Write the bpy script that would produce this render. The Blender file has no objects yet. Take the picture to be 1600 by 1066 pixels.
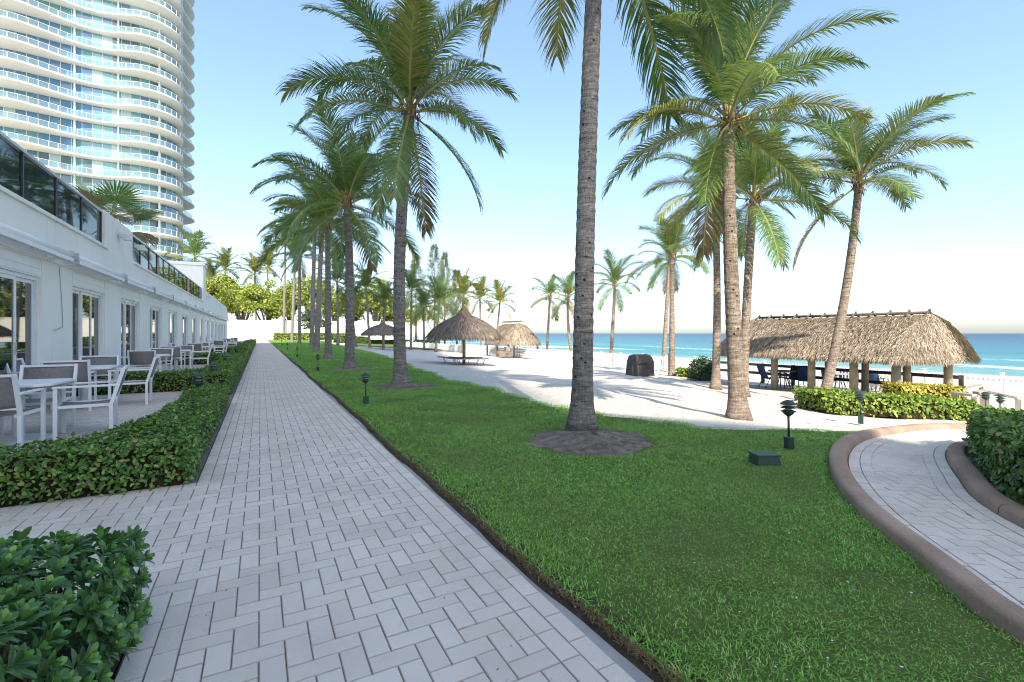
import bpy, math, random
import numpy as np
from mathutils import Vector, Matrix
PI = math.pi
R = math.radians
rng = np.random.default_rng(7)
random.seed(7)
SC = bpy.context.scene
COL = SC.collection

# ------------------------------------------------------------------ camera, sky, sun, exposure
F, CX, HY, H = 728.0, 800.0, 521.0, 1.36          # focal length and horizon in pixels of the 1600 px photograph, eye height
TH = math.atan(393.5 / F)
CT, ST = math.cos(TH), math.sin(TH)
cam = bpy.data.objects.new('camera', bpy.data.cameras.new('camera'))
COL.objects.link(cam)
cam.data.sensor_width = 36.0
cam.data.lens = 36.0 * F / 1600.0
cam.data.shift_y = -(533.0 - HY) / 1600.0
cam.data.clip_start = 0.05
cam.data.clip_end = 30000
cam.location = (0, 0, H)
cam.rotation_euler = (R(90), 0, -TH)
SC.camera = cam

SUN_AZ, SUN_EL = R(197.0), R(41.0)
world = bpy.data.worlds.new('World'); SC.world = world
world.use_nodes = True
wn = world.node_tree.nodes; wl = world.node_tree.links
sky = wn.new('ShaderNodeTexSky'); sky.sky_type = 'NISHITA'; sky.sun_disc = False
sky.sun_elevation = SUN_EL; sky.sun_rotation = SUN_AZ
sky.altitude = 0; sky.air_density = 1.0; sky.dust_density = 1.6; sky.ozone_density = 5.0
bg = wn['Background']; bg.inputs['Strength'].default_value = 0.15
sc1 = wn.new('ShaderNodeVectorMath'); sc1.operation = 'SCALE'; sc1.inputs['Scale'].default_value = 0.15       # one even tone compression of the whole sky
gm = wn.new('ShaderNodeGamma'); gm.inputs['Gamma'].default_value = 0.76
hs = wn.new('ShaderNodeHueSaturation'); hs.inputs['Saturation'].default_value = 1.1
sc2 = wn.new('ShaderNodeVectorMath'); sc2.operation = 'SCALE'; sc2.inputs['Scale'].default_value = 0.68 / 0.15
wl.new(sky.outputs[0], sc1.inputs[0]); wl.new(sc1.outputs[0], gm.inputs[0]); wl.new(gm.outputs[0], hs.inputs['Color']); wl.new(hs.outputs[0], sc2.inputs[0]); wl.new(sc2.outputs[0], bg.inputs[0])
sun = bpy.data.objects.new('sun', bpy.data.lights.new('sun', 'SUN')); COL.objects.link(sun)
sun.data.energy = 2.6; sun.data.angle = R(0.53); sun.data.color = (1.0, 0.93, 0.82)
sdir = Vector((math.sin(SUN_AZ) * math.cos(SUN_EL), math.cos(SUN_AZ) * math.cos(SUN_EL), math.sin(SUN_EL)))
sun.rotation_euler = sdir.to_track_quat('Z', 'Y').to_euler()
SC.view_settings.view_transform = 'Standard'; SC.view_settings.look = 'None'
SC.view_settings.gamma = 1.0; SC.view_settings.exposure = 1.74
SC.view_settings.use_curve_mapping = False
SC.view_settings.use_white_balance = True; SC.view_settings.white_balance_temperature = 7000; SC.view_settings.white_balance_tint = 10.0
SC.render.engine = 'CYCLES'
SC.cycles.use_denoising = True
SC.cycles.filter_width = 1.1
SC.cycles.max_bounces = 6; SC.cycles.diffuse_bounces = 3; SC.cycles.glossy_bounces = 3
SC.cycles.transmission_bounces = 3; SC.cycles.transparent_max_bounces = 8
SC.cycles.caustics_reflective = False; SC.cycles.caustics_refractive = False

# ------------------------------------------------------------------ terrain and placement helpers
def zt(u):                                        # height of the land: level by the building, falling towards the sea
    if u < 5.0: return 0.0
    if u < 7.0: return -0.07 * (u - 5.0) ** 2 / 4.0
    if u < 26: return -0.07 * (u - 6.0)
    if u < 50: return -1.4 - (u - 26) * 0.025
    return -2.0 - (u - 50) * 0.075
def ray(px, py):
    dx = (px - CX) / F; dz = (HY - py) / F
    return CT * dx + ST, -ST * dx + CT, dz
def GT(px, py, off=0.0):                          # where a sight line meets the land
    a, b, dz = ray(px, py)
    f = lambda t: H + dz * t - zt(a * t) - off
    lo, hi = 0.1, 400.0
    for _ in range(60):
        m = (lo + hi) / 2
        if f(m) > 0: lo = m
        else: hi = m
    return Vector((a * lo, b * lo, zt(a * lo)))
def depth(p): return p[0] * ST + p[1] * CT
def AD(px, py, Z):                                # point at a given depth
    a, b, dz = ray(px, py)
    return Vector((a * Z, b * Z, H + dz * Z))

# ------------------------------------------------------------------ mesh helpers
def link(name, me, mat=None, parent=None):
    o = bpy.data.objects.new(name, me); COL.objects.link(o)
    if mat is not None:
        for m in (mat if isinstance(mat, (list, tuple)) else [mat]):
            if m.name not in [x.name for x in me.materials if x]: me.materials.append(m)
    if parent is not None: o.parent = parent
    return o
def np_mesh(name, V, Q, mi=None, smooth=False):   # all-quad mesh straight from arrays
    V = np.ascontiguousarray(V, dtype=np.float32).reshape(-1, 3)
    Q = np.ascontiguousarray(Q, dtype=np.int32)
    k = Q.shape[1]
    me = bpy.data.meshes.new(name)
    me.vertices.add(len(V)); me.vertices.foreach_set('co', V.ravel())
    me.loops.add(Q.size); me.loops.foreach_set('vertex_index', Q.ravel())
    me.polygons.add(len(Q)); me.polygons.foreach_set('loop_start', np.arange(len(Q), dtype=np.int32) * k)
    try: me.polygons.foreach_set('loop_total', np.full(len(Q), k, dtype=np.int32))
    except Exception: pass
    if mi is not None: me.polygons.foreach_set('material_index', np.asarray(mi, dtype=np.int32))
    me.polygons.foreach_set('use_smooth', np.full(len(Q), smooth, dtype=bool))
    me.update(calc_edges=True); me.validate()
    return me
class MB:                                         # collects boxes, bars, tubes and lathes into one mesh
    def __init__(s): s.v = []; s.f = []; s.sm = []
    def add(s, vs, fs, sm=False):
        n = len(s.v); s.v += [tuple(p) for p in vs]
        s.f += [tuple(i + n for i in f) for f in fs]; s.sm += [sm] * len(fs)
    def box(s, x0, x1, y0, y1, z0, z1):
        s.add([(x0, y0, z0), (x1, y0, z0), (x1, y1, z0), (x0, y1, z0), (x0, y0, z1), (x1, y0, z1), (x1, y1, z1), (x0, y1, z1)],
              [(0, 3, 2, 1), (4, 5, 6, 7), (0, 1, 5, 4), (1, 2, 6, 5), (2, 3, 7, 6), (3, 0, 4, 7)])
    def bar(s, a, b, w, t, up=(0, 0, 1)):         # rectangular bar from a to b
        a = Vector(a); b = Vector(b); d = (b - a).normalized(); up = Vector(up)
        if abs(d.dot(up)) > 0.98: up = Vector((0, 1, 0))
        x = d.cross(up).normalized(); y = x.cross(d)
        vs = []
        for p in (a, b):
            for sx, sy in ((-1, -1), (1, -1), (1, 1), (-1, 1)): vs.append(p + x * (w / 2 * sx) + y * (t / 2 * sy))
        s.add(vs, [(3, 2, 1, 0), (4, 5, 6, 7), (0, 1, 5, 4), (1, 2, 6, 5), (2, 3, 7, 6), (3, 0, 4, 7)])
    def tube(s, pts, rad, n=8, caps=True):
        pts = [Vector(p) for p in pts]
        if not isinstance(rad, (list, tuple, np.ndarray)): rad = [rad] * len(pts)
        vs = []; fs = []
        d0 = (pts[1] - pts[0]).normalized()
        ref = Vector((1, 0, 0)) if abs(d0.x) < 0.9 else Vector((0, 1, 0))
        for i, p in enumerate(pts):
            d = (pts[min(i + 1, len(pts) - 1)] - pts[max(i - 1, 0)]).normalized()
            x = (ref - d * ref.dot(d)).normalized(); y = d.cross(x); ref = x
            for k in range(n):
                a = 2 * PI * k / n
                vs.append(p + (x * math.cos(a) + y * math.sin(a)) * rad[i])
        for i in range(len(pts) - 1):
            for k in range(n):
                fs.append((i * n + k, i * n + (k + 1) % n, (i + 1) * n + (k + 1) % n, (i + 1) * n + k))
        if caps:
            fs.append(tuple(range(n - 1, -1, -1))); fs.append(tuple((len(pts) - 1) * n + k for k in range(n)))
        s.add(vs, fs, True)
    def lathe(s, prof, n=16, c=(0, 0, 0)):
        vs = []; fs = []
        for r, z in prof:
            for k in range(n): vs.append((c[0] + r * math.cos(2 * PI * k / n), c[1] + r * math.sin(2 * PI * k / n), c[2] + z))
        for i in range(len(prof) - 1):
            for k in range(n): fs.append((i * n + k, i * n + (k + 1) % n, (i + 1) * n + (k + 1) % n, (i + 1) * n + k))
        fs.append(tuple(range(n - 1, -1, -1))); fs.append(tuple((len(prof) - 1) * n + k for k in range(n)))
        s.add(vs, fs, False)
    def mesh(s, name):
        me = bpy.data.meshes.new(name); me.from_pydata(s.v, [], s.f)
        me.polygons.foreach_set('use_smooth', s.sm); me.update(); return me
    def build(s, name, mat, parent=None, bevel=0):
        o = link(name, s.mesh(name), mat, parent)
        if bevel:
            b = o.modifiers.new('bevel', 'BEVEL'); b.width = bevel; b.segments = 2; b.limit_method = 'ANGLE'
        return o
def tag(o, label=None, cat=None, group=None, kind=None):
    if label: o['label'] = label
    if cat: o['category'] = cat
    if group: o['group'] = group
    if kind: o['kind'] = kind
    return o
def empty(name, loc=(0, 0, 0), rz=0, label=None, cat=None, group=None):
    o = bpy.data.objects.new(name, None); COL.objects.link(o)
    o.location = loc; o.rotation_euler = (0, 0, rz); o.empty_display_size = 0.1
    return tag(o, label, cat, group)
def copy_tree(o, parent=None):
    c = o.copy(); COL.objects.link(c); c.parent = parent
    for ch in list(o.children): copy_tree(ch, c)
    return c
ORD = 'first second third fourth fifth sixth seventh eighth ninth tenth eleventh twelfth thirteenth fourteenth fifteenth sixteenth seventeenth eighteenth'.split()

# ------------------------------------------------------------------ materials
class NT:
    def __init__(s, name):
        s.m = bpy.data.materials.new(name); s.m.use_nodes = True
        s.n = s.m.node_tree.nodes; s.l = s.m.node_tree.links; s.p = s.n['Principled BSDF']; s.o = s.n['Material Output']
    def new(s, t, **kw):
        n = s.n.new('ShaderNode' + t)
        for k, v in kw.items():
            if k in n.inputs: n.inputs[k].default_value = v
            else: setattr(n, k, v)
        return n
    def link(s, a, b): s.l.new(a, b)
    def coords(s, kind='Object'):
        return s.new('TexCoord').outputs[kind]
    def noise(s, vec, scale, detail=4, rough=0.55):
        n = s.new('TexNoise', Scale=scale, Detail=detail, Roughness=rough); s.link(vec, n.inputs['Vector']); return n.outputs['Fac']
    def ramp(s, fac, stops):
        n = s.new('ValToRGB'); e = n.color_ramp.elements
        while len(e) < len(stops): e.new(0.5)
        for el, (p, c) in zip(e, stops): el.position = p; el.color = (c[0], c[1], c[2], 1)
        s.link(fac, n.inputs[0]); return n.outputs[0]
    def mix(s, fac, a, b, mode='MIX'):
        n = s.new('Mix', data_type='RGBA', blend_type=mode)
        for sock, v in ((n.inputs[0], fac), (n.inputs[6], a), (n.inputs[7], b)):
            if isinstance(v, (int, float)): sock.default_value = v
            elif isinstance(v, tuple): sock.default_value = (*v, 1)
            else: s.link(v, sock)
        return n.outputs[2]
    def bump(s, h, strength, dist=0.02):
        n = s.new('Bump', Strength=strength, Distance=dist); s.link(h, n.inputs['Height']); s.link(n.outputs[0], s.p.inputs['Normal'])
    def math(s, op, a, b=0.0):
        n = s.new('Math', operation=op)
        for sock, v in ((n.inputs[0], a), (n.inputs[1], b)):
            if isinstance(v, (int, float)): sock.default_value = v
            else: s.link(v, sock)
        return n.outputs[0]
def surf(name, c1, c2, scale=6.0, rough=0.8, bump=0.3, fine=60.0, spec=0.3, dist=0.01, metal=0.0):
    t = NT(name); co = t.coords()
    a = t.noise(co, scale, 5); b = t.noise(co, fine, 4, 0.7)
    f = t.math('ADD', t.math('MULTIPLY', a, 0.65), t.math('MULTIPLY', b, 0.35))
    t.link(t.ramp(f, [(0.32, c1), (0.68, c2)]), t.p.inputs['Base Color'])
    t.p.inputs['Roughness'].default_value = rough; t.p.inputs['Specular IOR Level'].default_value = spec
    t.p.inputs['Metallic'].default_value = metal
    if bump: t.bump(b, bump, dist)
    return t.m
def leafmat(name, cols, rough=0.45, trans=0.25, spec=0.35, obj=False):
    t = NT(name)
    if obj:
        r0 = t.new('ObjectInfo').outputs['Random']
    else: r0 = None
    g = t.new('NewGeometry').outputs['Random Per Island']
    if r0 is not None: g = t.math('FRACT', t.math('ADD', g, r0))
    col = t.ramp(g, cols)
    t.link(col, t.p.inputs['Base Color'])
    t.p.inputs['Roughness'].default_value = rough; t.p.inputs['Specular IOR Level'].default_value = spec
    tr = t.new('BsdfTranslucent'); t.link(t.mix(0.25, col, (0.30, 0.45, 0.05), 'MIX'), tr.inputs[0])
    ms = t.new('MixShader'); ms.inputs[0].default_value = trans
    t.link(t.p.outputs[0], ms.inputs[1]); t.link(tr.outputs[0], ms.inputs[2]); t.link(ms.outputs[0], t.o.inputs[0])
    return t.m
M = {}
def mk_paver(name, obj):
    t = NT(name); co = t.coords('Generated') if False else t.new('NewGeometry').outputs['Position']
    rnd = t.new('ObjectInfo').outputs['Random'] if obj else t.new('NewGeometry').outputs['Random Per Island']
    base = t.ramp(rnd, [(0.0, (0.62, 0.55, 0.47)), (0.4, (0.68, 0.61, 0.525)), (0.85, (0.72, 0.65, 0.565)), (1.0, (0.67, 0.57, 0.48))])
    spk = t.noise(co, 260, 3, 0.8); st = t.noise(co, 1.3, 5, 0.6)
    c = t.mix(t.ramp(spk, [(0.35, (1, 1, 1)), (0.5, (0, 0, 0))]), base, (0.40, 0.36, 0.33))
    c = t.mix(t.math('MULTIPLY', t.ramp(st, [(0.45, (0, 0, 0)), (0.75, (1, 1, 1))]), 0.5), c, (0.43, 0.35, 0.29))
    t.link(c, t.p.inputs['Base Color']); t.p.inputs['Roughness'].default_value = 0.88; t.p.inputs['Specular IOR Level'].default_value = 0.25
    t.bump(spk, 0.35, 0.004); return t.m
M['paver'] = mk_paver('paver_concrete', True)
M['paver_many'] = mk_paver('paver_concrete_many', False)
M['joint'] = surf('joint_sand', (0.15, 0.13, 0.11), (0.27, 0.235, 0.20), 8, 0.95, 0.5, 180, 0.1)
M['paver_edge'] = surf('paver_edge_dark', (0.33, 0.285, 0.24), (0.52, 0.455, 0.39), 6, 0.95, 0.4, 120, 0.1)  # chamfers and sides coloured darker than the tops so joints show
M['cement'] = surf('cement_edge', (0.24, 0.24, 0.23), (0.38, 0.37, 0.35), 5, 0.9, 0.5, 90, 0.2)
M['soil'] = surf('soil', (0.045, 0.032, 0.024), (0.14, 0.10, 0.075), 9, 0.97, 1.0, 70, 0.1, 0.03)
M['mulch'] = surf('mulch', (0.10, 0.072, 0.055), (0.42, 0.36, 0.30), 7, 0.97, 1.0, 55, 0.1, 0.04)
M['turf'] = surf('turf_ground', (0.07, 0.12, 0.025), (0.16, 0.20, 0.06), 4, 0.97, 0.8, 90, 0.1, 0.03)
def mk_sand():
    t = NT('beach_sand'); co = t.new('NewGeometry').outputs['Position']
    a = t.noise(co, 0.35, 6, 0.6); b = t.noise(co, 3.0, 6, 0.7); c = t.noise(co, 60, 3, 0.7)
    f = t.math('ADD', t.math('MULTIPLY', a, 0.4), t.math('ADD', t.math('MULTIPLY', b, 0.4), t.math('MULTIPLY', c, 0.2)))
    col = t.ramp(f, [(0.35, (0.50, 0.46, 0.41)), (0.65, (0.62, 0.585, 0.535))])
    t.link(col, t.p.inputs['Base Color']); t.p.inputs['Roughness'].default_value = 0.95; t.p.inputs['Specular IOR Level'].default_value = 0.15
    h = t.math('ADD', t.math('MULTIPLY', b, 1.0), t.math('MULTIPLY', t.noise(co, 14, 3, 0.6), 0.45))
    vo = t.new('TexVoronoi', Scale=2.6); t.link(co, vo.inputs['Vector'])
    h = t.math('ADD', h, t.math('MULTIPLY', t.math('MINIMUM', vo.outputs['Distance'], 0.32), 1.6))
    t.bump(h, 0.8, 0.12); return t.m
M['sand'] = mk_sand()
def mk_grass(name, cols):
    t = NT(name); g = t.new('NewGeometry'); pos = g.outputs['Position']
    col = t.ramp(g.outputs['Random Per Island'], cols)
    pt = t.noise(pos, 0.9, 5, 0.65)
    col = t.mix(t.math('MULTIPLY', t.ramp(pt, [(0.42, (0, 0, 0)), (0.72, (1, 1, 1))]), 0.5), col, (0.33, 0.50, 0.12))
    p2 = t.noise(pos, 3.5, 4, 0.7)
    col = t.mix(t.math('MULTIPLY', t.ramp(p2, [(0.5, (0, 0, 0)), (0.75, (1, 1, 1))]), 0.5), col, (0.12, 0.27, 0.03))
    t.link(col, t.p.inputs['Base Color']); t.p.inputs['Roughness'].default_value = 0.5; t.p.inputs['Specular IOR Level'].default_value = 0.25
    tr = t.new('BsdfTranslucent'); t.link(col, tr.inputs[0]); ms = t.new('MixShader'); ms.inputs[0].default_value = 0.3
    t.link(t.p.outputs[0], ms.inputs[1]); t.link(tr.outputs[0], ms.inputs[2]); t.link(ms.outputs[0], t.o.inputs[0]); return t.m
M['grass'] = mk_grass('grass_blades', [(0.0, (0.07, 0.22, 0.03)), (0.3, (0.15, 0.40, 0.05)), (0.6, (0.23, 0.54, 0.075)), (0.85, (0.34, 0.66, 0.13)), (0.93, (0.46, 0.70, 0.2)), (0.97, (0.7, 0.62, 0.36))])
M['drygrass'] = leafmat('dry_grass', [(0, (0.12, 0.075, 0.035)), (0.6, (0.26, 0.18, 0.09)), (1, (0.1, 0.12, 0.04))], 0.8, 0.15)
M['hedge'] = leafmat('hedge_leaves', [(0.0, (0.045, 0.11, 0.022)), (0.4, (0.085, 0.19, 0.035)), (0.75, (0.14, 0.28, 0.05)), (0.93, (0.24, 0.36, 0.08)), (1.0, (0.32, 0.26, 0.11))], 0.42, 0.22, 0.4)
M['hedge_lime'] = leafmat('lime_hedge_leaves', [(0.0, (0.07, 0.14, 0.02)), (0.4, (0.14, 0.24, 0.03)), (0.8, (0.25, 0.34, 0.045)), (1.0, (0.38, 0.40, 0.07))], 0.42, 0.28, 0.4)
M['hedge_gold'] = leafmat('golden_leaves', [(0.0, (0.28, 0.27, 0.03)), (0.5, (0.46, 0.38, 0.05)), (1.0, (0.55, 0.47, 0.09))], 0.45, 0.3, 0.4)
M['shrub'] = leafmat('shrub_leaves', [(0.0, (0.03, 0.095, 0.03)), (0.45, (0.05, 0.155, 0.042)), (0.8, (0.085, 0.215, 0.055)), (1.0, (0.14, 0.27, 0.07))], 0.36, 0.2, 0.45, obj=True)
M['shrub_young'] = leafmat('young_shrub_leaves', [(0.0, (0.10, 0.25, 0.05)), (0.5, (0.16, 0.34, 0.07)), (1.0, (0.25, 0.42, 0.10))], 0.36, 0.28, 0.45, obj=True)
M['hedge_core'] = surf('dark_core', (0.02, 0.018, 0.010), (0.085, 0.06, 0.035), 14, 0.95, 1.0, 90, 0.1, 0.03)
M['frond'] = leafmat('frond_leaflets', [(0.0, (0.05, 0.125, 0.03)), (0.35, (0.08, 0.18, 0.04)), (0.7, (0.125, 0.225, 0.05)), (0.92, (0.20, 0.25, 0.065)), (1.0, (0.28, 0.23, 0.11))], 0.3, 0.32, 0.85)
M['frond_y'] = leafmat('yellowing_sunlit_leaflets', [(0.0, (0.09, 0.15, 0.025)), (0.4, (0.19, 0.23, 0.04)), (0.8, (0.33, 0.30, 0.075)), (1.0, (0.40, 0.29, 0.13))], 0.5, 0.3, 0.4)
M['frond_b'] = leafmat('dry_leaflets', [(0.0, (0.12, 0.08, 0.04)), (0.5, (0.22, 0.15, 0.07)), (1.0, (0.16, 0.14, 0.05))], 0.7, 0.2, 0.2)
M['rachis'] = surf('frond_stalk', (0.22, 0.23, 0.06), (0.40, 0.34, 0.11), 5, 0.5, 0.2, 40, 0.4)
M['fibre'] = leafmat('palm_fibre', [(0.0, (0.09, 0.05, 0.03)), (0.5, (0.22, 0.13, 0.075)), (1.0, (0.38, 0.26, 0.16))], 0.85, 0.1, 0.2)
def mk_trunk(name, c1, c2, c3):
    t = NT(name); co = t.coords()
    sep = t.new('SeparateXYZ'); t.link(co, sep.inputs[0])
    mp = t.new('Mapping'); mp.inputs['Scale'].default_value = (1.6, 1.6, 9.0); t.link(co, mp.inputs[0])
    ring = t.noise(mp.outputs[0], 2.6, 5, 0.7)
    mp2 = t.new('Mapping'); mp2.inputs['Scale'].default_value = (14, 14, 3.0); t.link(co, mp2.inputs[0])
    crack = t.noise(mp2.outputs[0], 3.0, 5, 0.75)
    col = t.ramp(t.math('ADD', t.math('MULTIPLY', ring, 0.6), t.math('MULTIPLY', crack, 0.4)), [(0.36, c1), (0.5, c2), (0.64, c3)])
    vo = t.new('TexVoronoi', Scale=7.0); t.link(co, vo.inputs['Vector'])
    pit = t.ramp(vo.outputs['Distance'], [(0.09, (1, 1, 1)), (0.16, (0, 0, 0))])
    col = t.mix(t.math('MULTIPLY', pit, 0.85), col, (0.03, 0.025, 0.02))
    lich = t.noise(co, 6, 5, 0.7)
    col = t.mix(t.math('MULTIPLY', t.ramp(lich, [(0.56, (0, 0, 0)), (0.68, (1, 1, 1))]), 0.45), col, (0.45, 0.43, 0.39))
    t.link(col, t.p.inputs['Base Color']); t.p.inputs['Roughness'].default_value = 0.92; t.p.inputs['Specular IOR Level'].default_value = 0.15
    h = t.math('SUBTRACT', t.math('ADD', ring, t.math('MULTIPLY', crack, 0.6)), t.math('MULTIPLY', pit, 0.8))
    t.bump(h, 1.0, 0.05); return t.m
M['trunk'] = mk_trunk('palm_trunk', (0.07, 0.063, 0.058), (0.21, 0.19, 0.175), (0.36, 0.33, 0.305))
M['trunk_w'] = mk_trunk('palm_trunk_warm', (0.08, 0.06, 0.045), (0.26, 0.205, 0.16), (0.46, 0.38, 0.31))  # lighter, warmer trunk colour, used for the palms on the sand
M['bark'] = surf('bark', (0.06, 0.05, 0.04), (0.2, 0.17, 0.14), 6, 0.95, 0.9, 40, 0.1, 0.03)
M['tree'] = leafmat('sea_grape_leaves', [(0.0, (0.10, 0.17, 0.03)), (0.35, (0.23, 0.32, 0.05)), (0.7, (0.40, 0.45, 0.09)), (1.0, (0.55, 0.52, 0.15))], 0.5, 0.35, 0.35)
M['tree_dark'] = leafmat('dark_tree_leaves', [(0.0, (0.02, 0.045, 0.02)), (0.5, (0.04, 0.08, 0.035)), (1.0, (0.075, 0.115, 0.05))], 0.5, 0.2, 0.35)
M['pine'] = leafmat('casuarina_needles', [(0.0, (0.11, 0.13, 0.06)), (0.5, (0.19, 0.20, 0.10)), (1.0, (0.27, 0.26, 0.14))], 0.7, 0.3, 0.2)
M['thatch'] = leafmat('thatch_straw', [(0.0, (0.13, 0.10, 0.075)), (0.35, (0.27, 0.215, 0.16)), (0.75, (0.40, 0.33, 0.255)), (1.0, (0.52, 0.45, 0.37))], 0.85, 0.1, 0.15)
M['thatch_grey'] = leafmat('thatch_grey', [(0.0, (0.09, 0.07, 0.06)), (0.4, (0.18, 0.145, 0.12)), (0.8, (0.28, 0.23, 0.19)), (1.0, (0.38, 0.33, 0.28))], 0.9, 0.08, 0.15)
M['thatch_base'] = surf('thatch_bed', (0.10, 0.075, 0.05), (0.28, 0.21, 0.14), 8, 0.95, 1.0, 60, 0.1, 0.04)
M['post'] = surf('timber_post', (0.24, 0.21, 0.14), (0.42, 0.37, 0.27), 5, 0.9, 0.5, 40, 0.2)
M['rail_dark'] = surf('dark_timber', (0.035, 0.03, 0.028), (0.09, 0.075, 0.065), 5, 0.8, 0.4, 40, 0.3)
M['rail_grey'] = surf('weathered_boards', (0.27, 0.24, 0.21), (0.42, 0.38, 0.34), 4, 0.85, 0.4, 40, 0.2)
M['stucco_plain'] = surf('white_stucco', (0.82, 0.79, 0.73), (0.88, 0.85, 0.79), 1.2, 0.92, 0.25, 45, 0.2, 0.006)
def mk_stucco():
    t = NT('white_stucco_wall'); pos = t.new('NewGeometry').outputs['Position']
    mp = t.new('Mapping'); mp.inputs['Scale'].default_value = (2.2, 2.2, 0.16); t.link(pos, mp.inputs[0])
    streak = t.noise(mp.outputs[0], 2.2, 5, 0.7); big = t.noise(pos, 0.5, 4, 0.6); fine = t.noise(pos, 55, 4, 0.7)
    c = t.ramp(big, [(0.3, (0.83, 0.80, 0.745)), (0.7, (0.88, 0.855, 0.80))])
    c = t.mix(t.math('MULTIPLY', t.ramp(streak, [(0.54, (0, 0, 0)), (0.74, (1, 1, 1))]), 0.30), c, (0.56, 0.53, 0.47))
    t.link(c, t.p.inputs['Base Color']); t.p.inputs['Roughness'].default_value = 0.93; t.p.inputs['Specular IOR Level'].default_value = 0.2
    t.bump(fine, 0.3, 0.006); return t.m
M['stucco'] = mk_stucco()
M['white'] = surf('white_paint', (0.74, 0.75, 0.76), (0.82, 0.82, 0.82), 3, 0.42, 0.0, 60, 0.5)
M['white_fence'] = surf('white_fence_paint', (0.72, 0.72, 0.70), (0.84, 0.84, 0.82), 3, 0.5, 0.0, 60, 0.4)
M['cream'] = surf('cream_concrete', (0.68, 0.655, 0.605), (0.76, 0.735, 0.685), 0.4, 0.85, 0.0, 8, 0.2)
M['sling'] = surf('grey_sling', (0.18, 0.165, 0.16), (0.26, 0.24, 0.235), 30, 0.75, 0.3, 300, 0.3, 0.002)
M['sling_blue'] = surf('blue_sling', (0.012, 0.045, 0.13), (0.03, 0.085, 0.21), 10, 0.7, 0.2, 200, 0.3, 0.002)
M['metal_dark'] = surf('dark_frame', (0.02, 0.03, 0.035), (0.05, 0.06, 0.065), 10, 0.45, 0.0, 80, 0.5)
M['metal_green'] = surf('dark_green_metal', (0.012, 0.035, 0.028), (0.03, 0.06, 0.048), 12, 0.45, 0.1, 80, 0.5, 0.003)
M['green_box'] = surf('green_plastic', (0.012, 0.06, 0.04), (0.025, 0.09, 0.06), 6, 0.5, 0.1, 60, 0.4, 0.003)
M['lens'] = surf('lamp_glass', (0.5, 0.5, 0.46), (0.66, 0.65, 0.6), 8, 0.2, 0.0, 60, 0.5)
M['aluminium'] = surf('aluminium', (0.5, 0.5, 0.5), (0.6, 0.6, 0.6), 10, 0.35, 0.0, 80, 0.5, metal=0.8)
M['awning'] = surf('awning_white', (0.72, 0.73, 0.74), (0.80, 0.81, 0.82), 3, 0.6, 0.1, 50, 0.3, 0.004)
M['awning_blue'] = surf('awning_blue', (0.012, 0.06, 0.26), (0.02, 0.09, 0.34), 8, 0.75, 0.2, 90, 0.2, 0.003)
M['kerb'] = surf('brown_kerb', (0.24, 0.16, 0.115), (0.43, 0.31, 0.235), 2.2, 0.85, 0.7, 45, 0.2, 0.01)
M['cover'] = surf('grey_cover', (0.05, 0.045, 0.045), (0.085, 0.075, 0.075), 4, 0.8, 0.4, 30, 0.3, 0.02)
M['wicker'] = surf('brown_wicker', (0.14, 0.11, 0.09), (0.27, 0.22, 0.18), 20, 0.8, 0.8, 90, 0.2, 0.02)
M['skin'] = surf('skin', (0.32, 0.18, 0.12), (0.40, 0.24, 0.17), 8, 0.55, 0.0, 60, 0.35)
M['hair'] = surf('dark_hair', (0.012, 0.009, 0.007), (0.03, 0.02, 0.016), 20, 0.5, 0.4, 120, 0.4, 0.005)
M['cloth_white'] = surf('white_cloth', (0.68, 0.67, 0.65), (0.78, 0.77, 0.75), 8, 0.85, 0.3, 60, 0.2, 0.01)
M['cloth_grey'] = surf('grey_cloth', (0.25, 0.24, 0.23), (0.36, 0.34, 0.33), 8, 0.85, 0.3, 60, 0.2, 0.01)
M['cloth_dark'] = surf('dark_cloth', (0.03, 0.03, 0.035), (0.06, 0.06, 0.065), 8, 0.85, 0.3, 60, 0.2, 0.01)
def mk_glass(name, base, rough=0.03, ior=1.7, alpha=0.0, tint=(0.5, 0.6, 0.6)):
    t = NT(name); t.p.inputs['Base Color'].default_value = (*base, 1); t.p.inputs['Roughness'].default_value = rough; t.p.inputs['IOR'].default_value = ior
    t.bump(t.noise(t.new('NewGeometry').outputs['Position'], 0.8, 2, 0.5), 0.06, 0.02)
    if alpha:
        tr = t.new('BsdfTransparent'); tr.inputs[0].default_value = (*tint, 1)
        ms = t.new('MixShader'); ms.inputs[0].default_value = alpha
        t.link(t.p.outputs[0], ms.inputs[1]); t.link(tr.outputs[0], ms.inputs[2]); t.link(ms.outputs[0], t.o.inputs[0])
    return t.m
M['glass'] = mk_glass('door_glass', (0.018, 0.024, 0.028), 0.02, 2.0)
M['glass_tint'] = mk_glass('tinted_balustrade_glass', (0.012, 0.022, 0.026), 0.02, 1.9, 0.4, (0.30, 0.40, 0.40))
M['pane_teal'] = mk_glass('tower_glass_teal', (0.10, 0.29, 0.32), 0.06, 1.8)
M['pane_blue'] = mk_glass('tower_glass_blue', (0.07, 0.21, 0.36), 0.05, 1.8)  # sky reflection painted into the base colour of these panes
M['pane_pale'] = mk_glass('tower_glass_curtain', (0.36, 0.50, 0.50), 0.1, 1.6)
M['pane_dark'] = mk_glass('tower_glass_dark', (0.07, 0.15, 0.18), 0.05, 1.8)
M['pane_rail'] = mk_glass('tower_railing_glass', (0.30, 0.40, 0.44), 0.06, 1.5, 0.76, (0.80, 0.92, 0.94))
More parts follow.
